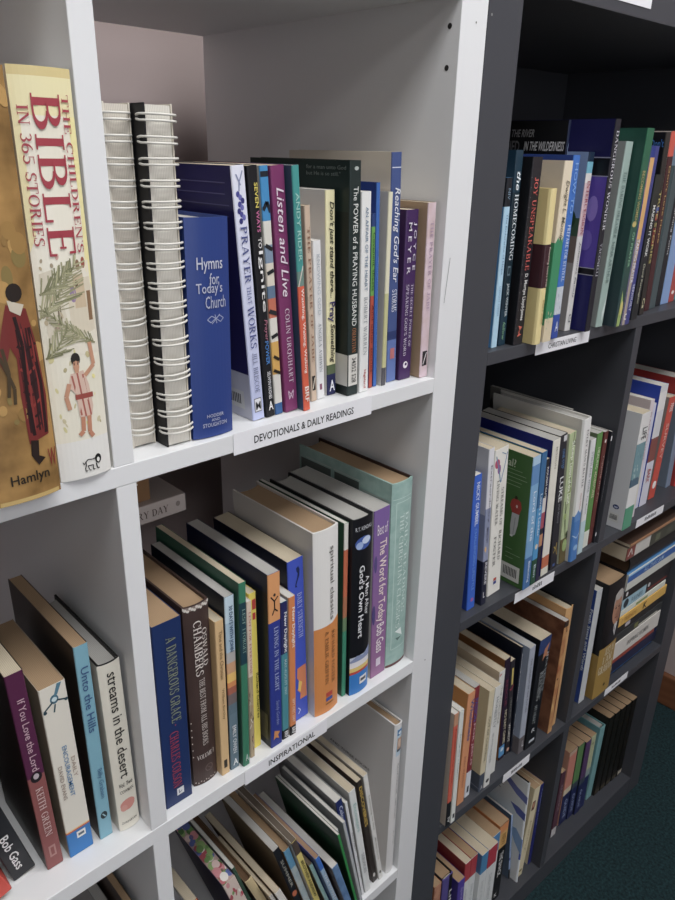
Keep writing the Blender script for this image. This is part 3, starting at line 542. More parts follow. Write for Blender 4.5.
bk('W1', 'prayer', 'white-spined book with a bunch of purple grapes and the word PRAYER', c=mat('#2b2763', .35), s=mat('#dfe1f2', .35, 'grad', '#b9c2ea', .19), lb=[(.8, 1, '#c9cad6')], pages='c',
   pic=[('e', .10+.012*i, .5+.16*((i*7) % 5-2)/2, .011, .14, ['#4a4a9a', '#6a6ab8', '#37377e'][i % 3]) for i in range(9)] + [('s', [(.02, .8), (.06, .5), (.09, .45)], .001, '#8a92b8'), ('s', [(.03, .3), (.07, .6)], .001, '#8a92b8'), ('r', .905, .965, .2, .8, '#4a4a52'), ('r', .908, .962, .24, .76, '#e4e4ea')] +
   lines(.06, .18, .12, .95, 4, .0008, '#5d5a8e') + barcode(.88, .96, .6, .9),
   tx=[('PRAYER', '#4d5796', .215, .43, .3, .78, 'z'), ('THAT', '#6a74ac', .44, .51, .38, .7, 'z'), ('WORKS', '#4d5796', .52, .69, .3, .8, 'z'), ('JILL BRISCOE', '#7b83a8', .71, .88, .35, .72, 'z'), ('M', '#333338', .92, .955, .3, .7, 'h')])
bk('W1', 'seven', 'black paperback with yellow, pink and white words down its spine', c='#1d1d22', pages='c',
   tx=[('SEVEN', '#e3cf3a', .06, .15, .5, .85, 'b'), ('WAYS', '#d26aa0', .16, .24, .5, .85, 'b'), ('TO', '#e6e2e0', .26, .30, .5, .85, 'b'), ('Ignite', '#e8e6e4', .31, .55, .35, .9, ''), ('Prayer', '#b06a80', .58, .67, .4, .85, 'i'), ('POWER', '#3f86d0', .67, .77, .4, .8, 'b'), ('SELWYN HUGHES', '#d8d8dc', .80, .92, .4, .75, 'b'), ('A', '#f0f0f0', .93, .97, .3, .8, 'hb')])
bk('W1', 'mural', 'paperback with a patchwork spine of blue, cream, red and yellow', c='#d9d4ca', pages='c', bands=[(0, .2, '#2e8ecb'), (.2, .29, '#d9d5cb'), (.29, .36, '#7d93ad'), (.36, .45, '#d8cdbd'), (.45, .5, '#5d7896'), (.5, .58, '#c9694a'), (.58, .68, '#dcd6cc'), (.68, .82, '#dba53a'), (.82, .95, '#d8d4cc'), (.95, 1, '#2b5f9a')],
   pic=[('s', [(.03, .05), (.03, .95)], .004, '#1c2430'), ('s', [(.16, .1), (.13, .6), (.17, .95)], .003, '#1c2430'), ('s', [(.29, .1), (.31, .9)], .003, '#222226'), ('s', [(.40, .1), (.39, .9)], .003, '#22262c'), ('s', [(.55, .05), (.565, .95)], .0035, '#2a2a2e'), ('s', [(.66, .1), (.65, .9)], .003, '#222226'), ('s', [(.74, .2), (.76, .9)], .0025, '#2a241c'), ('s', [(.80, .1), (.82, .95)], .0025, '#2a241c')])
bk('W1', 'listen', 'plum paperback with a white handwritten title reading Listen and Live', c='#812f68', pages='c', rough=.35,
   tx=[('Listen and Live', '#e6d6e2', .08, .5, .3, .82, 'i'), ('COLIN URQUHART', '#dcc6d6', .55, .87, .34, .72, 'z')], pic=[('s', [(.905, .3), (.925, .5), (.905, .7), (.945, .62), (.925, .5), (.945, .35), (.905, .3)], .0007, '#d6bcd0')])
bk('W1', 'waiting', 'narrow paperback with teal upper and orange lower spine', c='#385470', s='#e0562c', bands=[(0, .4, '#2c9793'), (.4, .46, '#6a8a80')], pages='w',
   tx=[('ANDY RIDER', '#9fd2c8', .1, .36, .25, .75, ''), ('Watching, Waiting, Walking', '#f2e4da', .47, .83, .25, .75, 'b'), ('BRF', '#f2e4da', .89, .96, .2, .8, 'b')], pic=[('s', [(.38, .9), (.46, .1)], .001, '#d8cfc0')])
bk('W1', 'jabez', 'short beige booklet in front of the pale grey cover', c='#cbb096', pages='c', tx=[('THE PRAYER OF JABEZ', '#94684f', .1, .78, .3, .7, 'z')], pic=[('r', .86, .94, .2, .8, '#26221f'), ('s', [(.93, .3), (.87, .7)], .001, '#d8cbb8')])
bk('W1', 'angela', 'shortest white paperback on the top white shelf, next to the beige booklet', c='#dedede', pages='w', tx=[('KNOWING GOD', '#b4bcc4', .08, .45, .35, .75, ''), ('ANGELA ASHWIN', '#8e969e', .5, .82, .35, .7, 'z')], pic=[('r', .9, .94, .35, .65, '#8a4a68')])
bk('W1', 'stand', 'paperback with black brush lettering on a pale yellow spine', c='#d6d3ce', s='#ebe2ac', bands=[(.89, 1, '#262a58'), (.84, .89, '#5a6a48')], pages='w',
   tx=[("Don't just stand there...", '#3a362c', .05, .5, .25, .85, 'ib'), ('Pray', '#3d3070', .52, .62, .1, .9, 'b'), ('Something', '#3a3430', .63, .83, .25, .85, 'ib'), ('A', '#e8e8f0', .92, .98, .2, .8, 'hb')], pic=[('Ls', [(.28, .5), (.33, .8)], .0008, '#8a8680'), ('Ls', [(.3, .78), (.4, .74)], .0008, '#8a8680')])
bk('W1', 'power', 'dark green-black book with a white library sticker near its foot', c='#17211f', s='#22302f', pages='c', lb=[(0, .2, '#1d2e2b')],
   tx=[('The POWER of a PRAYING HUSBAND', '#d9dcd8', .1, .68, .3, .72, ''), ('OMARTIAN', '#b8703a', .69, .8, .34, .7, 'z'), ('34352 528', '#33332f', .825, .94, .35, .75, ''), ('for a man unto God', '#6f7a76', .02, .036, .6, .97, 'L'), ('but He is so still."', '#6f7a76', .045, .061, .6, .92, 'L')],
   pic=[('r', .81, .955, 0, 1, '#d6d3cc'), ('Lr', .81, .955, .78, 1, '#c9c6be'), ('e', .03, .55, .008, .18, '#aab2ae')])
bk('W1', 'affair', 'white paperback with grey-blue capitals beside the library-stickered book', c='#e2e2e0', pages='w', tx=[('AN AFFAIR OF THE HEART', '#5f7f9c', .07, .47, .38, .68, ''), ('ROBERT WARREN', '#9aa0a6', .5, .8, .35, .72, 'z'), ('Highland', '#b8443c', .88, .98, .38, .68, 'b')])
bk('W1', 'covenant', 'thin book with a spine green above and red below', c='#2a4a86', bands=[(0, .07, '#24407c'), (.07, .45, '#63a53e'), (.45, 1, '#b8472f')], pages='w', tx=[('Covenant Sheets', '#24471f', .1, .42, .2, .8, ''), ('And other stories', '#6a1f18', .5, .9, .2, .8, '')])
bk('W1', 'bluethin', 'thin bright blue book taller than its white neighbour', c='#173888', s='#2e68bb', pages='w', tx=[('Celebrating Common Prayer', '#4c86d2', .3, .85, .3, .7, '')])
bk('W1', 'creamthin', 'thin cream booklet with an olive lower spine', c='#c4c1b9', s='#dcd6b6', bands=[(.5, .9, '#c3c084'), (.9, 1, '#55545a')], pages='w')
bk('W1', 'ear', 'tall blue-spined book with a cream cover and white italic title', c='#d6cab6', s='#3f548e', bands=[(.76, .8, '#283a70'), (.8, 1, '#5a74b4')], pages='w',
   tx=[("Reaching God's Ear", '#e4e6ee', .14, .54, .2, .9, 'i'), ('STORMS', '#e4e6ee', .57, .67, .3, .8, 'z')], pic=[('s', [(.06, .05), (.06, .95)], .0008, '#cfd4e6'), ('r', .84, .89, .3, .75, '#c06a6a')])
bk('W1', 'joyce', 'dark purple paperback with two lines of wide-spaced white capitals', c='#3f2355', s='#472860', pages='c', rough=.3,
   tx=[('J O Y C E', '#ddd6e4', .07, .34, .58, .84, ''), ('M E Y E R', '#ddd6e4', .07, .36, .2, .46, ''), ('THE SECRET POWER OF', '#cfc6d8', .42, .8, .62, .8, 'z'), ("SPEAKING GOD'S WORD", '#cfc6d8', .42, .85, .22, .45, 'z')], pic=[('e', .91, .5, .022, .2, '#e2dce6'), ('e', .905, .52, .009, .09, '#472860')])
bk('W1', 'pink', 'pale pink-spined booklet nearest the right side panel of the white bookcase', c='#ac8f70', s=mat('#dcc3ce', .45, 'mottle', '#d0b4b6', 60), pages='c', tx=[('THE PRAYER OF JABEZ', '#b294ae', .1, .6, .35, .7, 'z')], pic=[('r', .84, .93, .2, .8, '#2a2628'), ('s', [(.92, .3), (.85, .7)], .001, '#e0d6da')])
# ------------------------------------------------------------------ white bookcase, second shelf
bk('W2L', 'redbook', 'small red book in the lower left corner of the photo', c='#d6402c', pages='c', pic=[('p', [(.9, .4), (.93, .7), (.96, .5)], '#f0e6e0')])
bk('W2L', 'bob', 'black paperback leaning left with two short white words near its foot', c=mat('#232428', .3, 'mottle', '#2f3136', 18), pages='c', tx=[('Bob Gass', '#dedede', .74, .95, .3, .7, 'b')])
bk('W2L', 'keith', 'maroon paperback with a spine plum above and dusty red below', c='#2a1d18', s='#5b2149', bands=[(.5, 1, '#93504e')], pages='c',  # dark brown cover colour has the shade on its left side put into it
   tx=[('If You Love the Lord', '#d0a8b8', .12, .47, .35, .75, ''), ('KEITH GREEN', '#e0c4c0', .56, .82, .3, .7, 'z')], pic=[('e', .505, .5, .026, .33, '#241c22'), ('e', .50, .5, .014, .16, '#b9aab4'), ('r', .88, .94, .3, .7, '#b4807a'), ('r', .89, .93, .4, .6, '#93504e')])
bk('W2L', 'daily', 'cream paperback with a blue foot and a teal bird on its spine', c='#a8957c', s='#e0dacc', bands=[(.838, .845, '#e8c070'), (.845, .853, '#d2502e'), (.853, 1, '#1f7cc8')], pages='t',
   tx=[('DAILY', '#b09a8c', .42, .54, .70, .86, ''), ('ENCOURAGEMENT', '#4c86b8', .34, .64, .44, .62, ''), ('DAVID EVANS', '#a08c80', .44, .64, .16, .32, '')],
   pic=[('e', .075, .5, .024, .16, '#3d6f86'), ('p', [(.0, .68), (0, .86), (.055, .64), (.065, .48)], '#4d8096'), ('s', [(.12, .05), (.08, .5), (.10, .95)], .0014, '#2e4a56'), ('e', .075, .5, .012, .1, '#c9dde2'), ('e', .125, .1, .008, .07, '#2e4a56'), ('e', .10, .92, .008, .07, '#2e4a56'), ('s', [(.1, .5), (.14, .42)], .0012, '#3a5560'), ('r', .865, .905, .4, .76, '#e6e6e2'), ('r', .878, .893, .46, .7, '#5a6a7c')])
bk('W2L', 'hills', 'pale blue paperback with a tan page top and dark left cover', c='#2c231e', s='#78b2c6', pages='t', tx=[('Unto the Hills', '#36588e', .1, .42, .25, .8, ''), ('Billy Graham', '#4a78a0', .62, .78, .35, .8, '')], pic=[('e', .875, .5, .02, .26, '#25343c'), ('s', [(.865, .4), (.885, .6)], .001, '#9cc4d0')])
bk('W2L', 'streams', 'cream hardback with black lower-case title and a coral blob', k='r', c='#e5dfce', bulge=.0022, pages='g', r=mat('#1c1a1a', .5), lame=1, rim='#1b1a1a',
   tx=[('streams in the desert', '#26221e', .05, .67, .32, .78, ''), ('Vol. Two', '#2c2824', .70, .725, .2, .85, 'hbi'), ('COWMAN', '#5a5248', .745, .765, .2, .85, 'h'), ('ZONDERVAN', '#3a342e', .945, .957, .1, .85, 'hi')], pic=[('e', .845, .5, .035, .36, '#dd8e80', .25), ('e', .86, .3, .02, .16, '#e09c8e')])
bk('W2', 'grace', 'navy book with gold and red lettering next to the white divider', c='#1d3468', pages='t', rough=.35, tx=[('A DANGEROUS GRACE', '#8c9678', .08, .53, .42, .76, 'z'), ('CHARLES COLSON', '#b03450', .58, .9, .3, .62, 'z')], pic=[('e', .55, .55, .004, .02, '#a03450'), ('r', .915, .955, .42, .68, '#d8dade'), ('s', [(.925, .5), (.945, .5), (.935, .6)], .0007, '#4a5268')])
bk('W2', 'chambers', 'worn brown hardback with white lettering and scuffed spine ends', k='r', c=mat('#4a3733', .45, 'mottle', '#42302d', 14), bulge=.003, pages='t', lame=1,
   tx=[('OSWALD', '#d8cfc8', .13, .33, .62, .82, 'z'), ('CHAMBERS', '#ded6ce', .08, .37, .3, .6, 'z'), ('THE BEST FROM ALL HIS BOOKS', '#cfc4bc', .39, .77, .4, .62, 'z'), ('VOLUME I', '#d8cfc8', .82, .845, .15, .85, 'zh')],
   pic=[('r', 0, .022, .02, .98, '#8c7b72')] + [('e', .008+.006*(i % 3), .08*i, .007, .05, '#d8d0c6') for i in range(13)] + [('e', .98+.006*(i % 2), .06+.1*i, .004, .025, '#b8aaa0') for i in range(9)] + [('e', .62+.04*i, .03, .004, .02, '#cdbfb4') for i in range(6)] + [('e', .915, .6, .022, .17, '#6a5650'), ('e', .915, .6, .017, .13, '#4a3733'), ('s', [(.90, .5), (.93, .7)], .0006, '#6a5650')])
bk('W2', 'tan', 'slim tan booklet beside the worn brown hardback', c='#dcb478', pages='c', tx=[('Time and the Christian', '#8a6a3c', .06, .36, .35, .75, ''), ('William Barclay', '#8a6a3c', .42, .62, .35, .7, '')], pic=[('r', .90, .955, .3, .7, '#3a3228')])
bk('W2', 'thirty', 'paperback with a sunset sky over grey water on its spine', c='#1a2232', s='#66808f', bands=[(0, .14, '#c4dcea'), (.14, .3, '#a9c6da'), (.3, .36, '#b8b4b0'), (.36, .42, '#d8a070'), (.42, .47, '#f0c050'), (.47, .5, '#e08a40'), (.5, .54, '#b06048'), (.54, .6, '#7a6a6a'), (.6, .66, '#5f7886')], pages='g', tx=[('30 DAYS WITH JOHN', '#33527a', .05, .3, .25, .75, 'b'), ('EMILY OWEN', '#e4e8ea', .73, .9, .3, .72, 'b'), ('A', '#eef0f0', .935, .975, .25, .8, 'hb')])
bk('W2', 'lest', 'dark green paperback with a navy title patch', c='#2c5c48', s='#2f8060', bands=[(.1, .42, '#1d4552')], pages='c', tx=[('LEST', '#8ab0a4', .13, .21, .3, .75, 'z'), ('I FORGET', '#8ab0a4', .23, .36, .3, .75, 'z'), ('A', '#cfe0d8', .93, .97, .3, .75, 'h')])
bk('W2', 'lent', 'slim pink-topped booklet with a mosaic picture along its lower spine', c='#d9c3a8', s='#e0c9b6', pages='w', tx=[('LENT FOR EVERYONE', '#bf6a5c', .06, .44, .3, .72, 'z')], pic=[('r', .46, 1, 0, 1, '#b09a78')] + blotches(26, ['#8a7350', '#d6c8a8', '#6d5a40', '#c48a4a', '#e8e0d0', '#54483a'], .48, .98, .1, .9, (.008, .02)))
bk('W2', 'yellow', 'bright yellow book behind the slim mosaic booklet', c='#ead52c', pages='c', pic=[('r', .04, .1, .4, .9, '#c8342a'), ('r', .12, .16, .4, .8, '#c8342a')], tx=[('Richard Chartres', '#4a4418', .5, .8, .55, .9, '')])
bk('W2', 'living', 'royal blue paperback with an orange top and leaping black figures', c='#1c2244', s='#2a3a98', bands=[(0, .26, '#e59a52')], lb=[(.1, 1, '#262b33')], pages='g',
   tx=[('LIVING IN THE LIGHT', '#b4c0e6', .29, .66, .4, .75, 'z'), ('Sandy Gordon', '#8894cc', .72, .87, .4, .75, 'i')], pic=[('s', [(.12, .2), (.15, .5), (.13, .8)], .0014, '#241a18'), ('s', [(.15, .5), (.19, .5), (.22, .3)], .0014, '#241a18'), ('s', [(.19, .5), (.21, .75)], .0014, '#241a18'), ('e', .115, .5, .008, .1, '#241a18'), ('p', [(.90, .3), (.92, .8), (.935, .6), (.96, .7), (.945, .4), (.955, .2)], '#d98a3c'), ('Lr', .8, .96, .86, .97, '#5a5848')])
bk('W2', 'newA', 'small reading-notes booklet with a navy top and teal lower spine', c='#2b2e66', s='#3d8f9d', bands=[(0, .36, '#2b2e66'), (.93, 1, '#1c1c20')], pages='w', tx=[('New Daylight', '#eef0f4', .07, .35, .3, .85, 'b'), ('MAY-AUGUST 2007', '#bcdce0', .4, .66, .35, .7, ''), ('BRF', '#e8e8e8', .94, .99, .25, .8, 'b')])
bk('W2', 'newB', 'small reading-notes booklet with an orange spine', c='#d9c8b4', s='#dd7f36', bands=[(.93, 1, '#1c1c20')], pages='w', tx=[('New Daylight', '#f4ece0', .07, .35, .3, .85, 'b'), ('SEPT-DEC 2007', '#f0d8c0', .72, .9, .35, .7, ''), ('BRF', '#e8e8e8', .94, .99, .25, .8, 'b')])
bk('W2', 'strength', 'blue book with a leaping dolphin at the top of its spine', c='#12162e', s='#3c56cc', pages='c', tx=[('DAILY STRENGTH', '#b8c4f0', .2, .47, .5, .8, 'z')],
   pic=[('p', [(.055, .52), (.045, .66), (.065, .74), (.10, .72), (.13, .58), (.15, .50), (.165, .56), (.16, .42), (.14, .46), (.11, .56), (.085, .62), (.075, .54)], '#1c2a5c'), ('p', [(.66, .35), (.655, 1), (.87, 1), (.87, .45), (.83, .5), (.8, .3), (.76, .5), (.72, .3)], '#e08048'), ('p', [(.74, .42), (.76, .62), (.82, .5), (.8, .34)], '#ecc040'), ('s', [(.92, .3), (.94, .45), (.96, .3)], .0012, '#c8d0f0')])
bk('W2', 'classics', 'thick white and orange book with a curved spine and lower-case title', k='r', bulge=.003, c='#cfcac4', s='#e6e4e0', bands=[(.5, 1, '#df8728')], pages='t', lame=1,
   tx=[('spiritual classics', '#6d6a66', .09, .475, .55, .78, ''), ('RICHARD FOSTER', '#8a5a28', .54, .84, .66, .8, 'z'), ('& EMILIE GRIFFIN', '#8a5a28', .53, .83, .38, .52, 'z')], pic=[('p', [(.5, 0), (.5, .4), (.497, .7), (.475, 1), (.51, 1), (.51, 0)], '#df8728'), ('r', .885, .91, .42, .7, '#c8402e'), ('r', .915, .935, .42, .7, '#4a5aa8'), ('s', [(.95, .4), (.95, .74)], .0012, '#8a5a28')])
bk('W2', 'greenthin', 'thin dark green book with an orange and teal spine', c='#1e4a34', s='#309070', bands=[(0, .14, '#dfdbd4'), (.14, .4, '#d0663a'), (.4, .52, '#b87048'), (.52, .6, '#6a8a60')], pages='w')
bk('W2', 'kendall', 'black hardback with white curly lettering and a bright blue foot', k='r', c='#14151c', bulge=.0028, pages='g', rim='#101014', bands=[(.77, .8, '#c9d0e0'), (.8, .835, '#e6e2e4'), (.835, .86, '#e8c860'), (.86, .875, '#c8402e'), (.875, 1, '#1f80d4')],
   tx=[('R.T. KENDALL', '#c9ccd4', .04, .06, .1, .9, 'h'), ('A Man After', '#dfe0e4', .32, .54, .62, .84, ''), ("God's Own Heart", '#dfe0e4', .25, .66, .3, .56, 'b')], pic=[('e', .13, .5, .035, .4, '#3c5cae'), ('e', .12, .62, .02, .22, '#c4d4f0'), ('e', .14, .3, .02, .16, '#9ab4e4'), ('p', [(.79, 0), (.765, .3), (.775, .6), (.74, 1), (.80, 1), (.80, 0)], '#8a98c0'), ('r', .905, .95, .45, .85, '#e8e8e8'), ('r', .918, .935, .5, .8, '#5a5a66')])
bk('W2', 'word', 'purple book with big pale lettering left of the pale green hardback', c='#d6d2d0', s=mat('#7f5ea6', .4, 'grad', '#a06a9a', .2), pages='g', tx=[('Best of', '#e8dce8', .08, .14, .2, .85, 'h'), ('The Word for Today', '#f0dcd8', .17, .66, .25, .82, 'b'), ('Bob Gass', '#f0e4e8', .67, .85, .3, .8, 'b')], pic=[('r', .89, .94, .35, .65, '#dccfe0'), ('e', .3, .15, .05, .1, '#5a4a88'), ('e', .6, .1, .06, .1, '#4f4480')])
bk('W2', 'teal', 'pale green hardback with silvery lettering against the right side panel', k='r', c=mat('#9dbfb7', .5, 'mottle', '#8fb4ac', 90), bulge=.0028, pages='t', r=mat('#3a2620', .6), lame=1,
   tx=[('THE CHRISTIAN CLASSICS', '#d3e4de', .16, .78, .36, .55, 'z'), ('DAILY READINGS', '#d3e4de', .16, .7, .62, .78, 'z')], pic=[('s', [(.1, .2), (.1, .9), (.9, .9), (.9, .2), (.1, .2)], .0009, '#bcd6ce'), ('s', [(.08, .05), (.08, .97)], .0006, '#c4dad4'), ('p', [(.80, .35), (.84, .75), (.79, .65)], '#e6f0ec'), ('p', [(.84, .4), (.845, .72), (.86, .5)], '#5c7a74'), ('r', .985, 1, 0, 1, '#6a3a3c'), ('Lr', .06, .3, .02, .36, '#55605c'), ('Lr', .06, .34, .4, .66, '#4a5652'), ('Lr', .1, .36, .7, .95, '#66726c'), ('Le', .18, .5, .06, .08, '#38443e'), ('Ls', [(.05, .08), (.05, .37)], .0012, '#b8c4be'), ('Ls', [(.05, .39), (.05, .67)], .0012, '#b8c4be'), ('Ls', [(.09, .69), (.09, .96)], .0012, '#b8c4be')])
# things lying at the back of the second shelf
for i, (x0, cc, lb_) in enumerate(((-.3325, '#1a2048', 'navy book standing in the second row, behind the navy book by the divider'), (-.285, '#22262f', 'dark book standing in the second row, under the grey lying book'))):
    make_book(Vector((x0, .185, ROWZ['W2']+.0002)), (0, 0, 0), 0, .044, .2093, .14, cc, pages='c', lab=lb_, group='books in the hidden second row')
def lying(x0, x1, y, d, z0, z1, dark, lab, grp, c, s=None, k='pb', pages='c', tilt=0.0, dz=0, **kw):
    """a book lying on its side: its spine faces the room, its head is at the left end"""
    P = Vector((x0, y, z0))
    R0 = Matrix.Rotation(-math.pi/2, 3, 'Y') @ Matrix.Rotation(0, 3, 'Z')   # book's height runs towards -X
    if dark: P = DORG + Matrix.Rotation(DYAW, 3, 'Z') @ P
    h = x1-x0; t = z1-z0
    root, sp = make_book(P, (0, 0, 0), 0, t, h, d, c, s=s, k=k, pages=pages, lab=lab, group=grp, **kw)
    # book x (thickness) -> up, book z (height) -> -X so the head points left
    Q = Matrix(((0, 0, -1), (0, 1, 0), (1, 0, 0)))
    Q = Matrix.Rotation(tilt, 3, 'Y') @ Q
    off = Vector((h, 0, 0))
    if dark: Q = Matrix.Rotation(DYAW, 3, 'Z') @ Q; off = Matrix.Rotation(DYAW, 3, 'Z') @ off
    root.rotation_euler = Q.to_euler(); root.location = P + off
    return root
lying(-.3325, -.203, .156, .19, -.1424, -.1222, 0, 'grey book lying flat on the upright books at the back of the second white shelf', None, '#b9aca6', k='pb', pages='c',
      tx=[('EVERY DAY', '#54443e', .44, .84, .3, .68, 'z')], pic=[('e', .93, .55, .02, .15, '#8a7e78')])
make_book(Vector((-.3325, .166, -.1220)), (0, 0, 0), 0, .0955, .048, .05, '#8a6238', pages='c', lab='tiny brown book standing on the grey lying book', name='pocket_book',
      tx=[('Psalms', '#dcd2c4', .1, .6, .78, .9, 'i')])
# ------------------------------------------------------------------ white bookcase, third shelf
bk('W3L', 'greytop', 'grey-topped book in the lowest white bay, left of the divider', c='#6f6a68', pages='g')
bk('W3L', 'browntop', 'dark brown book in the lowest white bay, right of the grey one', c='#3f2f28', pages='t')
bk('W3', 'greycov', 'grey book leaning at the left end of the third shelf, left of the flowery one', c='#8f8a84', s='#a9432c', pages='c', pic=[('r', .0, .3, .1, .9, '#e09a40'), ('Le', .05, .7, .05, .06, '#2a2624')])
FL = ['#c9626e', '#d98a90', '#b84a58', '#e2c4bc', '#6f9a4e', '#8fb464', '#4f7a3c', '#e8e2da', '#5a6aae']
g = GEO['W3']['floral']; P_, r_, pv_ = place('W3', g)
fr, fsp = make_book(P_, r_, pv_, g[2], g[3], g[6], '#272048', s='#d9c4b8', pages='#c7a79c', lab='flowery gift book with rose-printed spine and page top', group=ROWG['W3'], name='gift_book', pic=blotches(34, FL, .02, .98, .05, .95, (.012, .03)))
V = []; F = []; MI = []
for i in range(60):                                     # the same roses printed along the top edge of its leaves
    cx, cy, rr_ = rng.uniform(.1, .9)*g[2], rng.uniform(.03, .97)*g[6], rng.uniform(.002, .0052); b0 = len(V)
    for j in range(10): V.append((min(max(cx+rr_*math.cos(j*.628), .0008), g[2]-.0008)-pv_, min(max(cy+rr_*1.3*math.sin(j*.628), .001), g[6]-.002), g[3]-.0002+.00002*(i % 12)))
    F.append(tuple(range(b0, b0+10))); MI.append(rng.randrange(len(FL)))
link('edge_print', meshof('edge_print', V, F, MI), [mat(q, .5) for q in FL], fr)
bk('W3', 'palegreen', 'thin pale grey-green booklet right of the flowery book', c='#b4b8b0', s='#3c5a48', pages='w')
bk('W3', 'creamcurve', 'book with a hollow brown page top and a curved cream spine', k='r', c='#6a5236', s='#cbb583', pages='d', bulge=.0012, lame=1)
bk('W3', 'pageA', 'slim white-spined paperback, first of the cream pair right of the curved spine', c='#b49a78', s='#dcd6cc', pages='c')
bk('W3', 'pageB', 'slim white-spined paperback, second of the cream pair right of the curved spine', c='#8c7050', s='#ddd8d0', pages='c')
bk('W3', 'black', 'black-spined paperback with an orange oval, leaning', c='#7b6a50', s='#1f2129', pages='g', tx=[('SUMMER', '#b0b0a4', .12, .42, .35, .75, ''), ('2003', '#e0e0e0', .6, .72, .25, .8, 'b')], pic=[('e', .5, .5, .028, .4, '#d2693c')])
bk('W3', 'bluepic', 'sky-blue picture paperback next to the black one with the orange oval', c='#b08a60', s=mat('#9ab8c6', .4, 'mottle', '#c4ccc8', 30), bands=[(0, .2, '#5fa4cc'), (.7, 1, '#2f7fb8')], pages='t')
bk('W3', 'browntop', 'leaning book with a brown-topped yellow spine', c='#d5cfc4', s='#e2cc5e', bands=[(0, .13, '#54463e')], pages='#6d5f50', tx=[('BROTHER ANDREW', '#4a4226', .2, .6, .3, .75, '')], pic=blotches(10, ['#3c4a3a', '#5a5230'], .8, 1, .1, .9, (.01, .02)))
bk('W3', 'aqua', 'short aqua paperback between the yellow and the light blue spines', c='#6b5a48', s='#9ecac4', pages='#8d7b64')
bk('W3', 'bluelight', 'paperback with a royal blue cap over a light blue spine', c='#2b4aa2', s='#a4c4e2', bands=[(0, .16, '#2f70cc'), (.75, 1, '#4a70b4')], pages='#a58060', tx=[('THE POWER', '#f0f4f8', .22, .6, .25, .75, '')])
bk('W3', 'picpb', 'paperback with a brown patterned cover and a blue spine, in front of the green one', c=mat('#40332a', .5, 'mottle', '#6a5646', 60), s=mat('#6d96c4', .4, 'mottle', '#4a6fa0', 40), pages='w')
bk('W3', 'green', 'tall thin bright green folder-like booklet', c='#17482a', s='#1f9040', pages='w', tx=[('Rescue', '#2d6a40', .08, .2, .25, .85, 'L')])
bk('W3', 'booklets', 'thin stapled white booklet behind the tall green one', c='#c9c9c6', s='#dddddb', pages='w')
bk('W3', 'silver', 'thin silver-grey booklet right of the tall green one', c='#a4a7a9', s='#b4b7ba', pages='w')
bk('W3', 'colours', 'navy-spined book with white pages, in the leaning row', c='#8d8f92', s='#1d2c6a', pages='w', tx=[('Colours', '#c4cce4', .05, .22, .3, .8, 'b')])
bk('W3', 'clear', 'thin white-spined book right of the navy one', c='#9c9ea2', s='#dfe0e2', pages='w', tx=[('WHAT NEXT', '#7d8084', .3, .5, .3, .75, ''), ('John Stott', '#a4a6aa', .55, .8, .35, .7, '')])
bk('W3', 'whitepb', 'white paperback with faint teal lettering in the leaning row', c='#cfcdc8', s='#dfe2e0', pages='c', tx=[('Encounters', '#8fc0bc', .12, .38, .3, .75, ''), ('SERVICES', '#b0b4b8', .6, .8, .3, .75, 'b')])
bk('W3', 'dark', 'dark-spined book with bold yellow lettering', c='#4a3b33', s='#38302c', pages='c', tx=[('DISCOVERIES', '#dcb436', .05, .42, .2, .8, 'b')], pic=[('e', .93, .5, .02, .25, '#c9c4be')])
bk('W3', 'learning', 'white-spined book whose bottom almost touches the tall white one', c='#c4beb6', s='#e0dfda', pages='c', lame=1, tx=[('Learning to live', '#a09c96', .18, .5, .3, .75, ''), ('Michael Quoist', '#b4b0aa', .58, .8, .35, .7, '')], pic=[('e', .93, .5, .014, .2, '#4a4a3c')])
bk('W3', 'bigwhite', 'tall upright white hardback at the right end of the third shelf', k='r', c='#dad8d7', bulge=.0022, pages='t', lame=1, pic=[('r', .03, .2, .25, .95, '#b9d0de'), ('r', .035, .07, .3, .9, '#2f78b4'), ('e', .055, .6, .01, .2, '#d8e6ee'), ('r', .085, .17, .34, .9, '#c09a80'), ('e', .12, .6, .025, .2, '#d8b8a0'), ('r', .155, .17, .34, .9, '#4a5a6a')], tx=[('KATE CARTER   LIFE LINES', '#9a9894', .25, .62, .5, .7, ''), ('JULIE', '#b4b2ae', .7, .8, .5, .68, ''), ('AND THREE FOURS', '#5c5856', .385, .4, .42, .8, 'L')])
# ------------------------------------------------------------------ dark bookcase, top shelf
bk('D1', 'lightblue', 'first book on the dark top shelf, sky-blue below a black cap', c='#3f8ac6', s='#a9d2ea', bands=[(0, .16, '#1c2028')], lb=[(0, .16, '#14181e')], pages='w', tx=[('The Endurance of Hope', '#5f8db0', .2, .55, .3, .7, ''), ('DWIGHT OWEN', '#7fa8c6', .62, .8, .35, .7, ''), ('NIV', '#7d9cb4', .06, .12, .3, .7, '')])
bk('D1', 'homecoming', 'dark teal paperback with white lettering, second on the dark top shelf', c='#16384e', s='#1b3a4c', bands=[(.2, .8, '#142c38')], pages='w', tx=[('the', '#dfe6ea', .1, .19, .3, .85, 'ib'), ('HOMECOMING', '#e2e8ec', .21, .54, .3, .8, 'z'), ('JACK WINTER', '#c4d0d4', .66, .84, .32, .72, 'b'), ('fellow', '#7fb48a', .87, .97, .3, .7, 'i')], pic=[('r', .57, .62, .3, .7, '#5d7480'), ('r', .58, .61, .38, .62, '#142c38')])
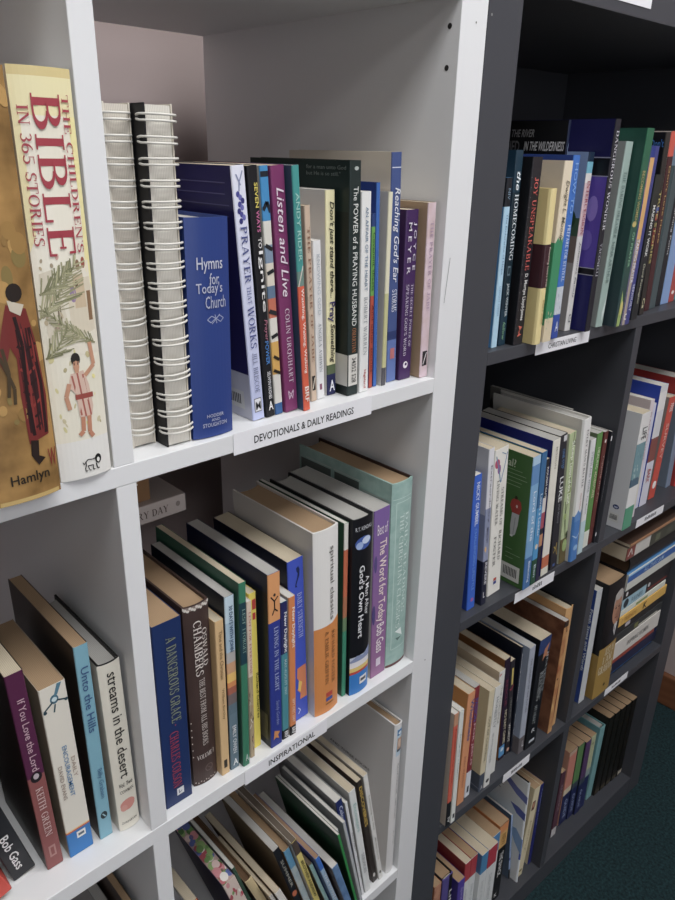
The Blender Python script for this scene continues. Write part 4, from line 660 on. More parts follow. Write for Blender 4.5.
bk('D1', 'joy', 'black book with a red title over white lettering', c='#17181c', s='#26242a', pages='c', tx=[('JOY UNSPEAKABLE', '#dc5a50', .1, .58, .32, .72, 'z'), ('D. Martyn Lloyd-Jones', '#dcdad8', .6, .86, .3, .72, 'b')], pic=[('p', [(.89, .35), (.90, .75), (.93, .4), (.945, .75), (.955, .3), (.92, .55)], '#d8604c')] + [('e', .1+.05*i, .06+.02*(i % 3), .002, .02, '#8a8a8c') for i in range(17)])
bk('D1', 'will', 'short yellow book with a maroon middle band', k='hb', bulge=.0035, c='#d9c47a', s='#e4d086', bands=[(.34, .62, '#43222a')], lb=[(.34, .62, '#43222a')], pages='c', tx=[("Knowing God's Will", '#cdb8ac', .36, .61, .45, .85, ''), ('Blaine Smith', '#a8904c', .7, .86, .5, .8, '')])
bk('D1', 'moody', 'cream paperback turning green lower down', c='#cfc0aa', s='#e2d2b4', bands=[(.43, .86, '#2a9060'), (.86, 1, '#d9c8a4')], lb=[(.43, .9, '#2a8a5c')], pages='c', tx=[('Dwight L. Moody', '#6a6454', .1, .42, .3, .8, 'i')], pic=[('p', [(.43, 0), (.43, 1), (.40, .9), (.42, .75), (.39, .6), (.42, .45), (.40, .3), (.42, .15)], '#2a9060')] + blotches(8, ['#c9c49a', '#8ab890'], .8, .92, .1, .9, (.006, .014)))
bk('D1', 'revival', 'bright blue paperback with light blue lettering, beside the cream and green one', c='#20418f', s='#2d72cc', bands=[(.7, .86, '#c4ccd6'), (.86, 1, '#2c4fae')], pages='c', tx=[('HOW TO', '#7fb0ea', .04, .3, .3, .75, ''), ('PREPARE FOR REVIVAL', '#d6e4f4', .36, .67, .3, .75, 'z'), ('A', '#d8e0f0', .9, .96, .3, .75, 'hb')], pic=blotches(10, ['#8a98a8', '#e4e6ea', '#a0b0c0'], .71, .85, .1, .9, (.006, .014)))
bk('D1', 'wilderness', 'tall black book at the back with bold grey words across its cover', c='#15161a', s='#1a2440', pages='w', lame=1, tx=[('IN THE RIVER', '#8a8a8e', .04, .075, .46, .72, 'Lbi'), ('DIED', '#6d6d72', .092, .145, .47, .6, 'Lb'), ('IN THE WILDERNESS', '#c9c9cc', .095, .138, .64, .985, 'Lbi'), ('WATER', '#7d94b8', .1, .4, .3, .7, '')])
bk('D1', 'intercession', 'paperback with a landscape cover and a white spine', c=mat('#7d97c4', .35, 'grad', '#5a86d0', .2), s='#d6d3d0', lb=[(.35, .45, '#3d5a44'), (.45, .6, '#7a6a60'), (.6, 1, '#9a938e')], bands=[(0, .05, '#1c3048'), (.05, .11, '#6ab4cc'), (.11, .16, '#dcd8d4'), (.16, .45, '#d6b8bc')], pages='w', tx=[('INTERCESSION', '#a8304c', .15, .44, .3, .78, 'z'), ('Johannes Facius', '#5a5a60', .48, .8, .35, .7, 'i'), ('CE', '#55555c', .9, .95, .3, .7, 'h')], pic=[('Le', .36, .86, .06, .09, '#27472c')])
bk('D1', 'wonder', 'tall navy and purple book with a black band and black spine', c='#1b1b50', s='#22222c', lb=[(.17, .25, '#15151c'), (.25, .68, '#5540a8'), (.68, .715, '#15151c'), (.715, 1, '#1e1e60')], pages='w', tx=[('DANGEROUS WONDER', '#d0d0d8', .05, .5, .28, .78, 'z'), ('YACONELLI', '#b8b8c2', .56, .72, .3, .75, 'z')], pic=[('Lr', .165, .17, 0, 1, '#8a8aa8'), ('Lr', .248, .253, 0, 1, '#8a8aa8'), ('Lr', .68, .684, 0, 1, '#a0a0b0'), ('Lr', .713, .717, 0, 1, '#a0a0b0'), ('Le', .4, .9, .06, .05, '#8672cc'), ('Le', .55, .88, .05, .06, '#6a56b8'), ('Lr', .26, .67, 0, .84, '#1e1e5c')])
bk('D1', 'daring', 'grey-green paperback with white flecks on its spine', c='#8d928f', s='#9cb4ac', pages='w', tx=[('THE DARING DREAMER', '#6d8480', .15, .5, .3, .7, 'z'), ('NINA ARTHUR', '#6a807c', .52, .75, .3, .7, '')], pic=[('p', [(.8, .9), (.9, 1), (.97, .7), (.92, .55), (.85, .8)], '#cad8d2')])
bk('D1', 'becoming', 'tall dark green book with small gold lettering', c=mat('#1c4f42', .4, 'grad', '#2a3c44', .23), s=mat('#1f6a48', .4, 'grad', '#2c4048', .23), pages='w', tx=[('BECOMING WOMEN', '#b8a860', .2, .45, .2, .6, ''), ('OF PRAYER', '#8ac49a', .5, .68, .3, .6, '')], pic=[('p', [(.8, .35), (.9, .8), (1, .7), (1, .25)], '#9ab45a'), ('e', .46, .35, .015, .3, '#c9b45c'), ('e', .9, .55, .04, .2, '#d0c060')])
bk('D1', 'orangeindigo', 'narrow apricot and indigo book', c='#20307c', s='#3d4288', pages='c', pic=[('p', [(.06, .02), (.06, .55), (.5, .55), (.9, .35), (1, .25), (1, .0)], '#dda75a'), ('r', 0, .06, 0, .5, '#26388c'), ('p', [(.5, 0), (.5, .4), (1, .35), (1, 0)], '#a8988c')], tx=[('TAKING PRAYER', '#e4e0f0', .5, .75, .1, .45, ''), ('SERIOUSLY', '#c4c8e8', .76, .92, .55, .85, ''), ('C', '#e8e6ee', .93, .97, .1, .4, 'hb')])
bk('D1', 'making', 'short black book with small white capitals, right of the apricot and indigo one', c='#1d1f22', s='#2c302c', bands=[(.3, 1, '#23272a')], pages='c', tx=[('MAKING IT WORK', '#dcdcd8', .2, .55, .3, .7, 'b'), ('David Partington', '#c4c4a8', .6, .88, .35, .7, '')])
bk('D1', 'dont', 'black book with a blue word high on its cover', c='#14161e', s='#2e2a26', pages='c', tx=[("Don't", '#3474c0', .035, .075, .86, .99, 'Lb'), ('TRUE STORIES', '#c4b45c', .3, .7, .3, .7, ''), ('Ca', '#d8d0a0', .9, .96, .2, .7, 'b')], pic=[('e', .4, .5, .02, .3, '#3a5ab0'), ('e', .44, .5, .02, .25, '#b03a3a'), ('r', .5, .6, .2, .8, '#7a2a28'), ('Lr', .2, .205, .7, .8, '#8a8a90'), ('Lr', .24, .245, .68, .8, '#8a8a90')])
bk('D1', 'redtop', 'maroon book with a red head at the right edge of the photo', c='#c9bcb4', s='#4a2326', bands=[(0, .13, '#d84f38')], pages='w', tx=[("Don't Lose Hope", '#c9a85a', .18, .6, .3, .7, '')])
bk('D1', 'greyteal', 'dark grey-teal book near the right edge of the dark top shelf', c='#5f7478', s='#47565a', pages='w')
bk('D1', 'blackthin', 'thin black book with white print near the right edge of the dark top shelf', c='#26282e', s='#202228', pages='w', tx=[('Turning Point', '#c4c4c8', .2, .6, .3, .7, '')])
bk('D1', 'skyblue', 'pale blue book at the right end of the dark top shelf', c='#8fa9c4', s='#7f9ed0', pages='w')
bk('D1', 'redthin', 'red book at the right end of the dark top shelf', c='#a8433c', s='#b4423c', pages='w', pic=[('e', .93, .5, .015, .25, '#e4d8d0')])
bk('D1', 'tealthin', 'teal book cut off by the right edge of the photo', c='#3d8088', s='#3f868c', pages='w')
# ------------------------------------------------------------------ dark bookcase, second shelf
bk('D2', 'gumbel', 'bright blue paperback at the left end of the second dark shelf', c='#1c45a8', s='#2a64d2', pages='w', tx=[('NICKY GUMBEL', '#dfe8f8', .05, .36, .35, .75, 'b'), ('CHALLENGING LIFESTYLE', '#6fa4ee', .38, .85, .4, .7, '')], pic=[('e', .93, .6, .015, .18, '#b05a9a')])
bk('D2', 'revive', 'grey-white book with a navy foot and a small gold spark', c='#c4c6d2', s='#dcdce2', bands=[(.36, .7, '#8f98b8'), (.7, 1, '#262a40')], lb=[(.4, .7, '#8f98b4'), (.7, 1, '#262a40')], pages='c', tx=[('Extraordinary', '#4a4a58', .1, .45, .35, .7, ''), ('MINISTRY', '#4a4a5c', .48, .58, .3, .65, ''), ('REVERE', '#e0e0e6', .71, .86, .35, .75, 'b'), ('L', '#e0e0e6', .91, .95, .3, .6, 'hb')], pic=[('e', .62, .3, .012, .2, '#e09a3c'), ('e', .62, .3, .02, .12, '#f0c070')])
bk('D2', 'foster', 'white paperback with widely spaced grey capitals in two lines', c='#d8d4c8', s='#e8e5dc', pages='c', tx=[('STREAMS OF', '#6a6866', .26, .52, .6, .78, 'z'), ('RICHARD', '#605e5c', .55, .76, .6, .78, 'z'), ('LIVING WATER', '#6a6866', .2, .5, .24, .42, 'z'), ('FOSTER', '#605e5c', .58, .79, .24, .42, 'z')], pic=[('e', .09, .2, .03, .18, '#c4436a'), ('e', .13, .35, .03, .12, '#9a5a9c'), ('s', [(.04, .1), (.14, .35), (.22, .5)], .0016, '#5a8ab0'), ('s', [(.04, .9), (.12, .75), (.22, .52)], .0012, '#4a7ab0'), ('s', [(.03, .5), (.05, .8)], .001, '#5a8ab0'), ('r', .885, .905, .4, .62, '#c8402e'), ('r', .91, .93, .4, .62, '#3a4a98')])
bk('D2', 'golf', 'green-covered book showing a man in a red jersey, pale blue spine', c='#3c6a30', s='#6fa8d8', bands=[(0, .06, '#a8cce8'), (.06, .2, '#5a90c8'), (.2, .62, '#78b0dc'), (.75, 1, '#3d74b0')], pages='c',
   pic=[('Le', .325, .83, .016, .018, '#3a2a20'), ('Lp', [(.335, .80), (.333, .86), (.345, .89), (.39, .905), (.43, .885), (.445, .88), (.448, .79), (.43, .785), (.39, .76), (.35, .775)], '#a8342c'), ('Le', .385, .845, .012, .012, '#d8c4bc'), ('Lp', [(.44, .79), (.44, .882), (.52, .872), (.60, .845), (.61, .825), (.62, .80), (.61, .785), (.54, .778)], '#b9bcc0'), ('Ls', [(.47, .835), (.60, .82)], .001, '#8a8e94'), ('Le', .615, .80, .008, .02, '#d8d8d6')] + lines(.13, .24, .66, .95, 5, .0006, '#9ab48e') + lines(.72, .79, .74, .94, 3, .0006, '#9ab48e') + barcode(.84, .965, .7, .94), tx=[('nal?', '#c9d6bc', .055, .11, .66, .8, 'L'), ('Lord of the', '#e6eef6', .25, .62, .35, .7, ''), ('Balancing', '#d8e4f0', .78, .95, .35, .7, 'b')])
bk('D2', 'unreached', 'medium blue paperback next to the green-covered one', c='#3a78b0', s='#2f6fa4', bands=[(.4, .8, '#3d9ad4'), (.8, 1, '#26543c')], pages='c', tx=[('Loves a Leader', '#d6e8f4', .3, .62, .3, .7, ''), ('Ben', '#c8dce8', .84, .94, .3, .7, '')], pic=[('e', .7, .5, .02, .25, '#e0d0b0')])
bk('D2', 'multi', 'thin paperback with a spine of mixed red, white and dark patches', c='#2c2c34', s='#2c2c36', bands=[(0, .12, '#2a2a30'), (.3, .42, '#d8d0cc'), (.42, .55, '#b0485c'), (.6, .7, '#c8885a'), (.8, 1, '#2e2c4a')], pages='c', tx=[('ROUGH CUT', '#dcdce0', .06, .3, .25, .75, 'b')])
bk('D2', 'navycream', 'navy hardback in a cream-spined jacket', c='#202a80', s='#e4e0d2', bands=[(.85, .94, '#c8683c'), (.94, 1, '#e0dccc')], pages='g', r='#ddd8c8', tx=[('MISSION', '#a8a494', .05, .2, .4, .65, '')])
bk('D2', 'luke', 'black spine with a bold white word and a little gold plant', c='#26252c', s='#2a2a32', pages='g', tx=[('LUKE', '#e4e4e4', .3, .48, .35, .85, 'b'), ('ONE STEP', '#5a88c0', .1, .24, .4, .75, ''), ('Phil Moore', '#8a8a92', .5, .64, .4, .65, '')], pic=[('r', .01, .05, .5, .95, '#cfd0d2'), ('s', [(.82, .3), (.85, .6), (.80, .7)], .0018, '#b49a3c'), ('s', [(.87, .25), (.84, .6), (.9, .8)], .0018, '#a0883a'), ('r', .96, .98, .3, .6, '#4a6ab0')])
bk('D2', 'leaf', 'pale green spine printed with dark stems and round leaves', c='#c9ccb0', s='#b4c48e', bands=[(.8, 1, '#6a5c30')], pages='c', tx=[('Sleep', '#eef4e0', .06, .2, .3, .8, 'b'), ('Lovers of the Land', '#eef4e0', .22, .52, .3, .75, 'b')], pic=[('s', [(0, .7), (.2, .5), (.4, .75), (.6, .35), (.8, .6)], .0012, '#3a4a28'), ('s', [(.5, .2), (.68, .35), (.78, .6)], .0012, '#3a4a28'), ('e', .42, .7, .03, .25, '#8fa05c'), ('e', .62, .3, .025, .2, '#9ab060'), ('e', .86, .6, .05, .35, '#9cb468'), ('e', .08, .85, .02, .2, '#4a5a30'), ('e', .78, .85, .03, .2, '#3c482c')])
bk('D2', 'battle', 'tall white book with wide-spaced black letters and a blue watery foot', k='hb', bulge=.004, c='#d4d1ca', s='#e6e5e2', bands=[(.66, 1, '#3f7fc8')], pages='g', lame=1, tx=[("EVERY MAN'S BATTLE", '#3a3a3e', .07, .46, .4, .62, 'z'), ('Stephen Arterburn', '#c08a80', .5, .62, .38, .6, '')], pic=[('p', [(.66, 0), (.62, .4), (.65, .7), (.6, 1), (.7, 1), (.7, 0)], '#5a90d0'), ('s', [(.8, .05), (.83, .5), (.79, .95)], .0016, '#a8c8ea'), ('e', .9, .5, .02, .3, '#8ab8e4')])
bk('D2', 'tallback', 'tall pale book hidden behind the tall white one, only its page top showing', c='#8a8782', pages='g')
bk('D2', 'stress', 'thin white paperback with a pale blue foot, right of the tall white book', c='#b4b6b8', s='#dedfe0', bands=[(.7, 1, '#b8d4dc')], pages='g', tx=[('STRESS AND WORK', '#8a929a', .1, .45, .3, .7, ''), ('Peter Meadows', '#9aa0a6', .48, .64, .35, .65, '')])
bk('D2', 'greenwhite', 'green paperback with small cream lettering', c='#6a7a58', s='#5a9440', bands=[(.85, 1, '#d8dcd0')], pages='g', tx=[('HEALING', '#d8e0b8', .12, .3, .3, .7, ''), ('ADVENTURES', '#e4d6b0', .32, .55, .3, .7, '')])
bk('D2', 'maroon', 'maroon paperback with pale script lettering', c='#5a2a28', s='#6a322c', pages='g', tx=[('Topping the Tor', '#c8a89c', .2, .62, .3, .7, 'i')], pic=[('e', .08, .5, .015, .2, '#d8d0cc')])
bk('D2', 'black', 'black paperback next to the second-shelf divider, white sticker on top', c='#22232a', s='#24252c', pages='g', tx=[('Faithful and Fearless', '#8a8a90', .25, .62, .35, .65, 'i')], pic=[('r', .04, .08, .2, .9, '#d8d8da'), ('e', .92, .5, .02, .3, '#e0e0e2')])
bk('D2R', 'white', 'large white book with a blue oval and barcode low on its cover', c='#d8d9dc', s='#e2e2e0', bands=[(.0, .12, '#e0dedc'), (.25, .55, '#6f9aa4'), (.55, .62, '#4a6a80'), (.8, 1, '#4aa07c')], pages='c', tx=[('LIFE', '#4a4a4e', .12, .22, .3, .8, '')], pic=[('Le', .815, .86, .02, .045, '#2d3f78'), ('Ls', [(.81, .835), (.825, .85), (.81, .86), (.825, .87), (.81, .885)], .0012, '#c8d0e4')] + barcode(.87, .95, .78, .92) + blotches(14, ['#8ab0b4', '#5a8490', '#aac4c4'], .26, .6, .1, .9, (.01, .02)))
bk('D2R', 'pinkwhite', 'thin pinkish-white paperback right of the big white book', c='#c9b9b6', s='#d9cdd2', pages='w', bands=[(.6, .9, '#d8d4c8')], tx=[('PLACE OF HOPE', '#a890a0', .1, .5, .3, .7, '')])
bk('D2R', 'lavender', 'pale lavender booklet with a thin spine', c='#c4c6da', s='#cdd0e6', pages='w')
bk('D2R', 'bluewhite', 'blue-covered book with a white and brown spine', c='#2848b4', s='#d6d6da', bands=[(.05, .2, '#e4e2e0'), (.42, .62, '#8a4a42'), (.62, 1, '#d4d4e2')], pages='w', tx=[('BARK', '#b8463c', .68, .8, .2, .7, 'i')])
bk('D2R', 'red', 'red-spined paperback with white capitals and a white oval', c='#8a7d74', s='#d2442e', pages='c', tx=[('FREE', '#f0e4e0', .06, .14, .3, .8, 'b'), ('SURVEY', '#e8c4b8', .25, .6, .3, .7, '')], pic=[('e', .86, .5, .04, .3, '#eeeae6')])
bk('D2R', 'greyblue', 'grey-blue book with a plain cover on the right of the second dark shelf', c='#6d7a8c', s='#7a8ba4', pages='w')
bk('D2R', 'redbright', 'bright red book at the right edge of the second dark shelf', c='#a82420', s='#d02c26', pages='w')
for x0, t_, h_, c_, pg_, lb_ in ((.3935, .02, .245, '#18191e', 'g', 'black-covered tall book at the back of the second dark shelf'), (.416, .02, .232, '#9c2a22', 'd', 'red-covered tall book at the back of the second dark shelf'), (.4385, .03, .215, '#6d757c', 'g', 'grey tall book at the back of the second dark shelf')):
    make_book(DORG + Matrix.Rotation(DYAW, 3, 'Z') @ Vector((x0+.16, .20, ROWZ['D2']+.0002)), (0, 0, DYAW), 0, t_, h_, .15, c_, pages=pg_, k='hb', lab=lb_, group='tall books in the back row of the second dark shelf')
# ------------------------------------------------------------------ dark bookcase, third shelf
bk('D3', 'redthin', 'first thin book on the third dark shelf, orange-red over black', c='#c9b8a8', s='#d8583c', bands=[(0, .1, '#c8906a'), (.78, 1, '#1e2026')], pages='w', tx=[('Transformed by Grace', '#a83a28', .12, .6, .3, .7, ''), ('IV', '#e0e0e0', .92, .97, .2, .8, 'b')])
bk('D3', 'whitegreen', 'thin white book, second on the third dark shelf', c='#cdd2c8', s='#dfe2dc', pages='w', tx=[('Living the Christian', '#9aa49c', .2, .6, .35, .65, '')], pic=[('r', .92, .96, .3, .75, '#3a3c40')])
bk('D3', 'orange', 'orange paperback with blue lettering', c='#d08a3c', s='#e0925a', pages='c', tx=[('Wholeness', '#5a5a98', .06, .42, .45, .9, 'b'), ('John Wimber', '#b06a48', .55, .85, .3, .6, '')])
bk('D3', 'maroonwhite', 'maroon-spined paperback with a white foot, behind the orange one', c='#d4d2cc', s='#8a2a34', bands=[(.76, 1, '#d8dce4')], pages='g', tx=[('PASSION', '#5a5aa8', .1, .3, .2, .8, 'b'), ('FOR JESUS', '#d4a8ac', .32, .7, .25, .75, 'b')], pic=[('r', .9, .96, .3, .7, '#3a3c44')])
bk('D3', 'cream', 'sand-coloured book with a slate-blue foot', c='#cbb78c', s='#d9cba6', lb=[(.82, 1, '#4a5262')], bands=[(.82, 1, '#4a5262')], pages='c', tx=[('OUT OF CONTROL', '#6d6450', .25, .7, .35, .7, ''), ('A', '#e4e4e4', .94, .98, .3, .7, 'h')], pic=[('Ls', [(.92, .1), (.94, .5), (.96, 1)], .0012, '#8a90a0')])
bk('D3', 'whiteA', 'white paperback with grey lettering beside the sand-coloured one', c='#d8d4ca', s='#e0e0dc', pages='c', tx=[('HONESTLY', '#8a9094', .1, .4, .3, .7, ''), ('SELWYN HUGHES', '#9a9ea2', .45, .75, .35, .65, '')], pic=[('e', .94, .5, .018, .3, '#2c2e32')])
bk('D3', 'whitetall', 'white book with a red top corner, tan pages', c='#c9b496', s='#dcdcd6', pages='c', pic=[('p', [(.02, .0), (.02, .4), (.05, .0)], '#c02c3a')], tx=[('THE CHALLENGE', '#a4a49c', .15, .5, .3, .7, '')])
bk('D3', 'purple', 'dark purple book with a small light blue picture near its foot', c='#96622c', s='#2c1c34', bands=[(.86, .97, '#4a98d0')], pages='c', tx=[('NO EASY GAME', '#c8c0a0', .5, .84, .45, .9, 'b'), ('RESCUE', '#8a3a52', .2, .45, .3, .7, '')], pic=[('e', .9, .5, .02, .3, '#c8dcea')])
bk('D3', 'yellowdark', 'dark book with a small yellow stripe and a curved red mark', c='#2a2426', s='#2c2830', pages='c', tx=[('HEALING', '#7a7a74', .38, .6, .3, .7, 'b'), ('WORDS', '#dcd8cc', .66, .86, .3, .75, 'b')], pic=[('r', .08, .25, .4, .75, '#d8c04c'), ('s', [(.28, .1), (.3, .4), (.26, .9)], .002, '#b03048'), ('e', .95, .5, .02, .3, '#d8a890')])
bk('D3', 'navy', 'navy-black paperback with bold white lettering beside the grey-blue book', c='#1c2030', s='#1d2232', pages='c', tx=[('Beyond Ourselves', '#e0e2e6', .06, .5, .3, .85, 'b'), ('Michael Green', '#c4c8ce', .62, .85, .35, .75, '')])
bk('D3', 'greylight', 'pale blue-grey book with a marbled grey foot', c='#8f9cb4', s='#a8b0c0', bands=[(.84, 1, '#6a6468')], lb=[(.84, 1, '#6a6468')], pages='g', tx=[('THE CHURCH OF THE FUTURE', '#5d6472', .1, .6, .35, .6, ''), ('L', '#d0d0d4', .88, .94, .5, .8, 'hb')])
bk('D3', 'heaven', 'thick black book with a bird picture and large white lettering', c='#15171b', s='#1a1c22', bands=[(0, .13, '#2c4278')], pages='c', tx=[('REACHING', '#a8aeb0', .3, .56, .35, .7, 'z'), ('MY HEART', '#8a9294', .6, .78, .3, .6, 'i'), ('HEAVENLY', '#a8aeb0', .14, .5, .74, .9, 'z'), ('R', '#c8ccd0', .82, .86, .4, .7, 'h')], pic=[('p', [(.1, .5), (.06, .9), (.13, .75), (.18, .95), (.17, .6), (.2, .4), (.14, .45)], '#c07a54'), ('r', .93, .955, .3, .8, '#c4ccd4')])
bk('D3', 'brown', 'rust-brown book with a marbled golden spine', c=mat('#8a5636', .4, 'mottle', '#6a3c26', 40), s=mat('#d8a45c', .4, 'mottle', '#a85a2c', 26), bands=[(.0, .05, '#3a2a22')], pages='g', lame=1, pic=[('s', [(.05, .5), (.1, .7), (.08, .9)], .0012, '#3a2418'), ('e', .5, .3, .01, .2, '#5a3420'), ('p', [(.55, .8), (.75, .6), (.9, 1), (.5, 1)], '#8a3c1c')])
bk('D3', 'tanhard', 'tan hardback with black board edges, last before the third-shelf divider', k='r', c='#cf9a58', r='#15161a', s='#d8a462', bulge=.003, pages='c', lame=1)
bk('D3R', 'bluewhite', 'blue book with a ribbed white spine beside the gold-banded one', c='#2c4a94', s='#c9cdd0', pages='g', r='#1c1c22', tx=[('Fresh Steps and Words', '#dfe6f0', .16, .7, .93, .985, 'Lbd')], lame=1)
gb = bk('D3R', 'gold', 'thick black and gold book with a grey-haired man pictured on its spine', k='r', bulge=.002, c='#131317', s='#141418', bands=[(.55, 1, '#a8842c')], lb=[(.6, 1, '#a07c28')], pages='t', lame=1,
   tx=[('JUST AS', '#e4dcc0', .565, .63, .3, .85, 'zh'), ('I AM', '#e4dcc0', .64, .7, .25, .75, 'zh'), ('GRAHAM', '#e8e0c4', .715, .785, .08, .85, 'zh')],
   pic=[('p', [(.37, .45), (.40, .98), (.54, 1), (.54, .35)], '#23232b'), ('p', [(.36, .62), (.38, .82), (.5, .74), (.44, .62)], '#d4d4d4'), ('p', [(.39, .69), (.5, .73), (.43, .66)], '#5a3a4a'), ('e', .19, .70, .10, .30, '#a8a29c'), ('e', .26, .66, .125, .26, '#b98262'), ('e', .31, .80, .07, .13, '#9c6a50'), ('e', .135, .66, .04, .24, '#b9b4ae'), ('e', .24, .56, .008, .05, '#4a342a'), ('e', .24, .74, .008, .05, '#4a342a'), ('e', .222, .56, .005, .07, '#8a7a6c'), ('e', .222, .74, .005, .07, '#8a7a6c'), ('e', .325, .64, .007, .09, '#84463c'), ('e', .28, .63, .022, .035, '#a87456'), ('e', .30, .63, .008, .06, '#a06a4e'), ('e', .92, .55, .014, .06, '#3a2c10')])
ST = 'books lying in a stack on the third dark shelf'
x = .5225; zb = ROWZ['D3R']
def lay(x0, x1, y, d, z0, z1, lab, c, s=None, **kw):
    return lying(x0, x1, y, d, zb+z0, zb+z1, 1, lab, ST, c, s=s, **kw)
lay(x, .708, .018, .13, .0002, .0125, 'thin bright blue book at the bottom of the lying stack', '#2a50a0', '#2f86d4', pages='w', pic=[('p', [(.55, .2), (.62, .9), (.7, .5), (.66, .2)], '#e4e8f0')], tx=[('BMJ', '#c4d8f0', .6, .8, .25, .75, 'b')])
lay(x, .706, .012, .13, .0127, .037, 'dark navy book second from the bottom of the lying stack', '#20284c', '#1f2748', pages='g', pic=[('e', .06, .5, .02, .3, '#c4c8d0')])
lay(x, .690, .011, .12, .0372, .0475, 'thin brick-red book in the lying stack, under the thick white one', '#a03a2c', '#a4402f', pages='c')
lay(x, .700, .010, .13, .0477, .085, 'thick white book in the middle of the lying stack', '#c4c0b8', '#d4d0c8', pages='c', tx=[('INSPIRING WOMEN', '#8a8a88', .3, .75, .35, .65, '')])
lay(x, .703, .011, .12, .0852, .1035, 'dark grey paperback in the lying stack, above the thick white one', '#2c2e30', '#34383a', pages='g', pic=[('r', .5, .9, .1, .3, '#c4c4b8'), ('r', .4, .48, .2, .8, '#7a7c48')])
lay(x, .700, .012, .12, .1037, .121, 'black paperback in the lying stack, right below the yellow one', '#1d1e20', '#222426', pages='g', pic=[('r', .2, .3, .3, .8, '#c4bcc4')])
lay(x, .702, .010, .12, .1212, .1425, 'yellow book in the lying stack', '#c48a20', '#e4b02e', pages='c', tx=[('K', '#2a2a2a', .5, .57, .2, .85, 'b'), ('FRIENDS', '#c08a1c', .12, .36, .3, .7, '')], pic=[('e', .08, .5, .02, .25, '#d8a040')])
lay(x, .694, .011, .12, .1427, .156, 'thin white booklet above the yellow book in the lying stack', '#c4c8b8', '#d9dccd', pages='w', pic=[('r', .35, .6, .2, .6, '#8a9a4a')])
lay(x, .612, .011, .11, .1562, .18, 'light blue paperback in the lying stack with a dark picture', '#7fb0c8', '#9cc6d8', pages='w', tx=[('FULLNESS', '#5a7a8c', .4, .85, .3, .7, '')], pic=[('e', .2, .5, .1, .4, '#2a3a44')])
lay(.6125, .705, .012, .11, .1562, .18, 'short black and red paperback right of the light blue one in the lying stack', '#1f1f22', '#26262a', pages='c', pic=[('r', .1, .9, .2, .35, '#8a3428'), ('e', .12, .7, .05, .2, '#d0d0d0')])
lay(x, .706, .010, .13, .1802, .2, 'black paperback under the blue and white one in the lying stack', '#1b1c1e', '#202124', pages='g', pic=[('e', .07, .5, .02, .25, '#d4d4d4')])
lay(x, .706, .008, .13, .2002, .2345, 'blue and white book in the upper part of the lying stack', '#4a8cc8', '#cfd2c8', pages='w', pic=[('r', 0, 1, .5, 1, '#2f66b4'), ('p', [(0, .85), (0, 1), (.7, 1), (.4, .85)], '#7ab4e0')], tx=[('ALL THAT SAM', '#a4c8ec', .3, .7, .58, .85, 'i')])
lay(.522, .712, .009, .13, .2348, .2698, 'thick black book near the top of the lying stack', '#1a1b1e', '#1c1d20', k='r', pages='d', lame=1)
lay(.498, .70, .008, .13, .27, .2965, 'tan-paged book with a red and white spine end, high in the lying stack', '#4a3f36', '#46493c', pages='c', pic=[('r', 0, .14, 0, 1, '#8a4038'), ('r', .14, .4, 0, 1, '#c9c6bf'), ('s', [(.03, .3), (.07, .8), (.1, .3)], .002, '#e0dcd4'), ('r', .5, .58, .2, .7, '#6a7058'), ('r', .7, .8, .2, .7, '#55584a')])
lay(.502, .69, .006, .05, .2967, .3025, 'thin brown book on top of the lying stack', '#5a4438', '#a07048', pages='c')
# ------------------------------------------------------------------ dark bookcase, bottom shelf
bk('D4', 'picture', 'small picture-covered paperback in the lower corner of the dark bookcase', c='#b06a40', s=mat('#c48a68', .4, 'mottle', '#8a3a24', 40), pages='t')
bk('D4', 'purpleblack', 'purple hardback with a black joint and white letters', k='hb', c='#1b1b22', s='#5a4f96', pages='t', r='#15151a', bands=[], pic=[('r', 0, 1, .62, 1, '#17171c')], tx=[('LIFE', '#d8d8dc', .2, .45, .7, .95, 'b')], bulge=.002)
bk('D4', 'purple', 'violet paperback with pale lettering in front of the red-headed set', c='#3d2c88', s='#5340a8', pages='t', tx=[('Spirit Walk', '#b4a8e4', .1, .5, .3, .8, 'i')])
for key, cap, cov, pg, lb_ in (('redA', '#b8343c', '#8e2028', 'c', 'first red-headed volume of the white-spined set'), ('redB', '#b8303a', '#a8202c', 't', 'red-headed volume of the white-spined set, second from the left'), ('blueA', '#3f86b8', '#3478ac', 'c', 'blue-headed volume of the white-spined set, the wider one'), ('redC', '#b82c40', '#c8b090', 'c', 'red-headed volume between the two blue-headed ones'), ('blueB', '#4a8ac0', '#c09a70', 't', 'blue-headed volume beside the orange-topped book')):
    bk('D4', key, lb_, c=cov, s='#d8dcdc', bands=[(0, .24, cap)], lb=[(.24, 1, '#cfd2d2')], pages=pg, tx=[('DAILY STUDY', '#aeb6b8', .35, .7, .35, .65, '')])
bk('D4', 'orangeblack', 'thick paperback with an orange head and black lower spine', c='#c87830', s='#17191c', bands=[(0, .1, '#dd8a44'), (.1, .3, '#dca850')], pages='t', tx=[('THE SHACK', '#dcdcdc', .36, .68, .35, .75, 'b'), ('K', '#e4e4e4', .9, .95, .3, .6, 'hb'), ('NEW', '#a87a2c', .13, .27, .3, .8, '')])
bk('D4', 'lightblue', 'light blue book behind the thick orange-headed one', c='#55708c', s='#93b0dc', bands=[(.66, .7, '#3f4c98'), (.85, 1, '#1a1c22')], pages='g', tx=[('UNLOCKING THE BIBLE', '#7490c0', .1, .6, .35, .65, '')])
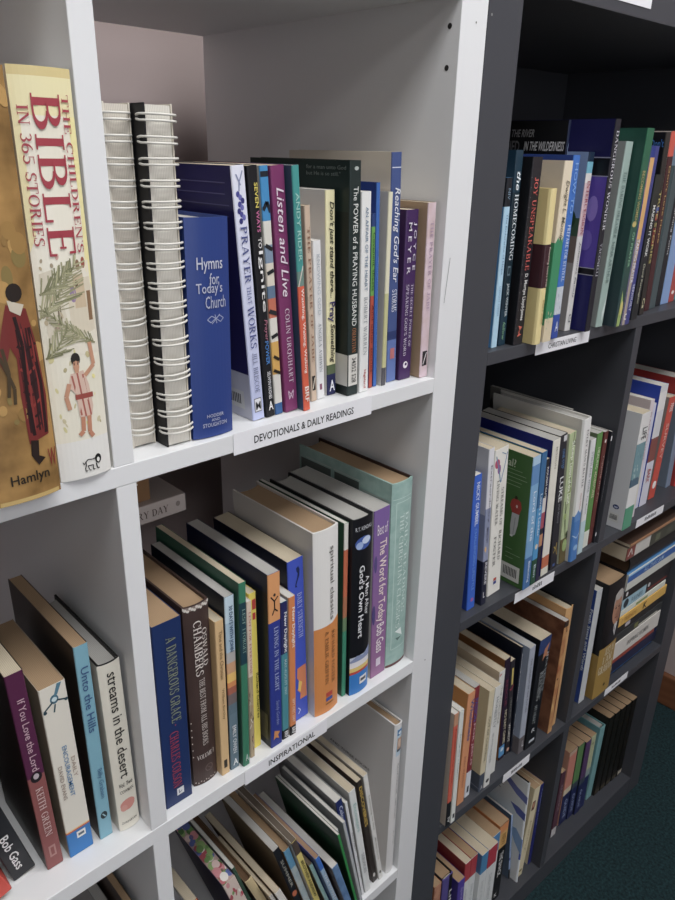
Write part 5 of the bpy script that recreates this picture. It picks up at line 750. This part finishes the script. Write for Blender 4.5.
bk('D4', 'wave', 'white and blue washed hardback with black page edges', k='hb', bulge=.003, c='#e2e8ea', s='#e4eaee', pages='#2a2522', r='#141418', lame=1, bands=[(.55, .7, '#7a9ad8'), (.7, .76, '#4a60b8')],
   pic=[('Lp', [(.02, .5), (.05, .7), (.1, .85), (.13, 1), (.2, 1), (.17, .85), (.11, .7), (.09, .5)], '#6f7cc0'), ('Lp', [(.27, .78), (.27, .9), (.29, 1), (.36, 1), (.34, .88)], '#5f6cb8'), ('Lp', [(.5, .8), (.48, .9), (.55, 1), (.7, 1), (.62, .9)], '#8ab0dc')] + lines(.17, .21, .58, .72, 2, .0014, '#5a6070'))
bk('D4', 'creamA', 'cream paperback with a small brown picture, near the bottom dark divider', c='#c9b890', s='#dccfa8', pages='t', pic=[('r', .14, .24, .0, .6, '#6a3c2c'), ('e', .18, .3, .03, .2, '#c08a6a'), ('e', .93, .5, .015, .3, '#8a7a4a')], tx=[('Journey', '#b4a47c', .35, .7, .3, .65, '')])
bk('D4', 'navy', 'thin navy book next to the bottom dark divider', c='#d0c39c', s='#252c78', pages='t', r='#252c78', tx=[('Following Jesus', '#8a94cc', .06, .5, .3, .75, '')])
bk('D4R', 'maroonthin', 'thin maroon book with a white foot at the left of the last bay', c='#4a2c38', s='#5a3444', bands=[(.87, 1, '#c4c0c0')], pages='t', tx=[('READINGS', '#a88a94', .2, .6, .3, .7, '')])
for key, cap, lb_ in (('pink', '#d0806c', 'salmon-topped volume with a navy foot in the last bay'), ('green', '#5a8a4c', 'green-topped volume with a navy foot in the last bay'), ('purple', '#5a3c6c', 'purple-topped volume with a navy foot in the last bay')):
    bk('D4R', key, lb_, c='#1c2430' if key != 'pink' else '#c48a70', s='#1c2658', bands=[(0, .05, '#c9a88c' if key == 'pink' else cap), (.05, .5, cap), (.5, .58, '#d8c8a8' if key == 'pink' else '#3c4a58')], pages='t', tx=[('GUIDE', '#8a9cc8', .66, .92, .3, .7, 'b')])
bk('D4R', 'multi', 'pale green patterned book with a navy foot in the last bay', c='#2a3440', s='#b4bc90', bands=[(.45, .55, '#8aa0a0'), (.55, 1, '#202c60')], pages='t', pic=blotches(8, ['#8a9a58', '#d8c88a', '#4a5c50'], .1, .45, .2, .9, (.01, .02)))
bk('D4R', 'teal', 'pale teal hardback left of the black volumes', k='hb', c='#6aa0a4', s='#6fa6aa', pages='g', lame=1)
for key, lb_ in (('volA', 'first from the left'), ('volB', 'second from the left'), ('volC', 'the middle one'), ('volD', 'second from the right'), ('volE', 'last on the right')):
    bk('D4R', key, 'black volume of the tan-topped set on the bottom shelf, ' + lb_, k='pb', c='#16140f', bulge=.003, pages='t', lame=1, rough=.35,
       pic=[('s', [(u, .15), (u, .85)], .0006, '#4a3c22') for u in (.06, .2, .22, .55, .57, .9)] + [('r', .93, .98, .1, .9, '#4c4638' if key != 'volE' else '#b4aa98')])
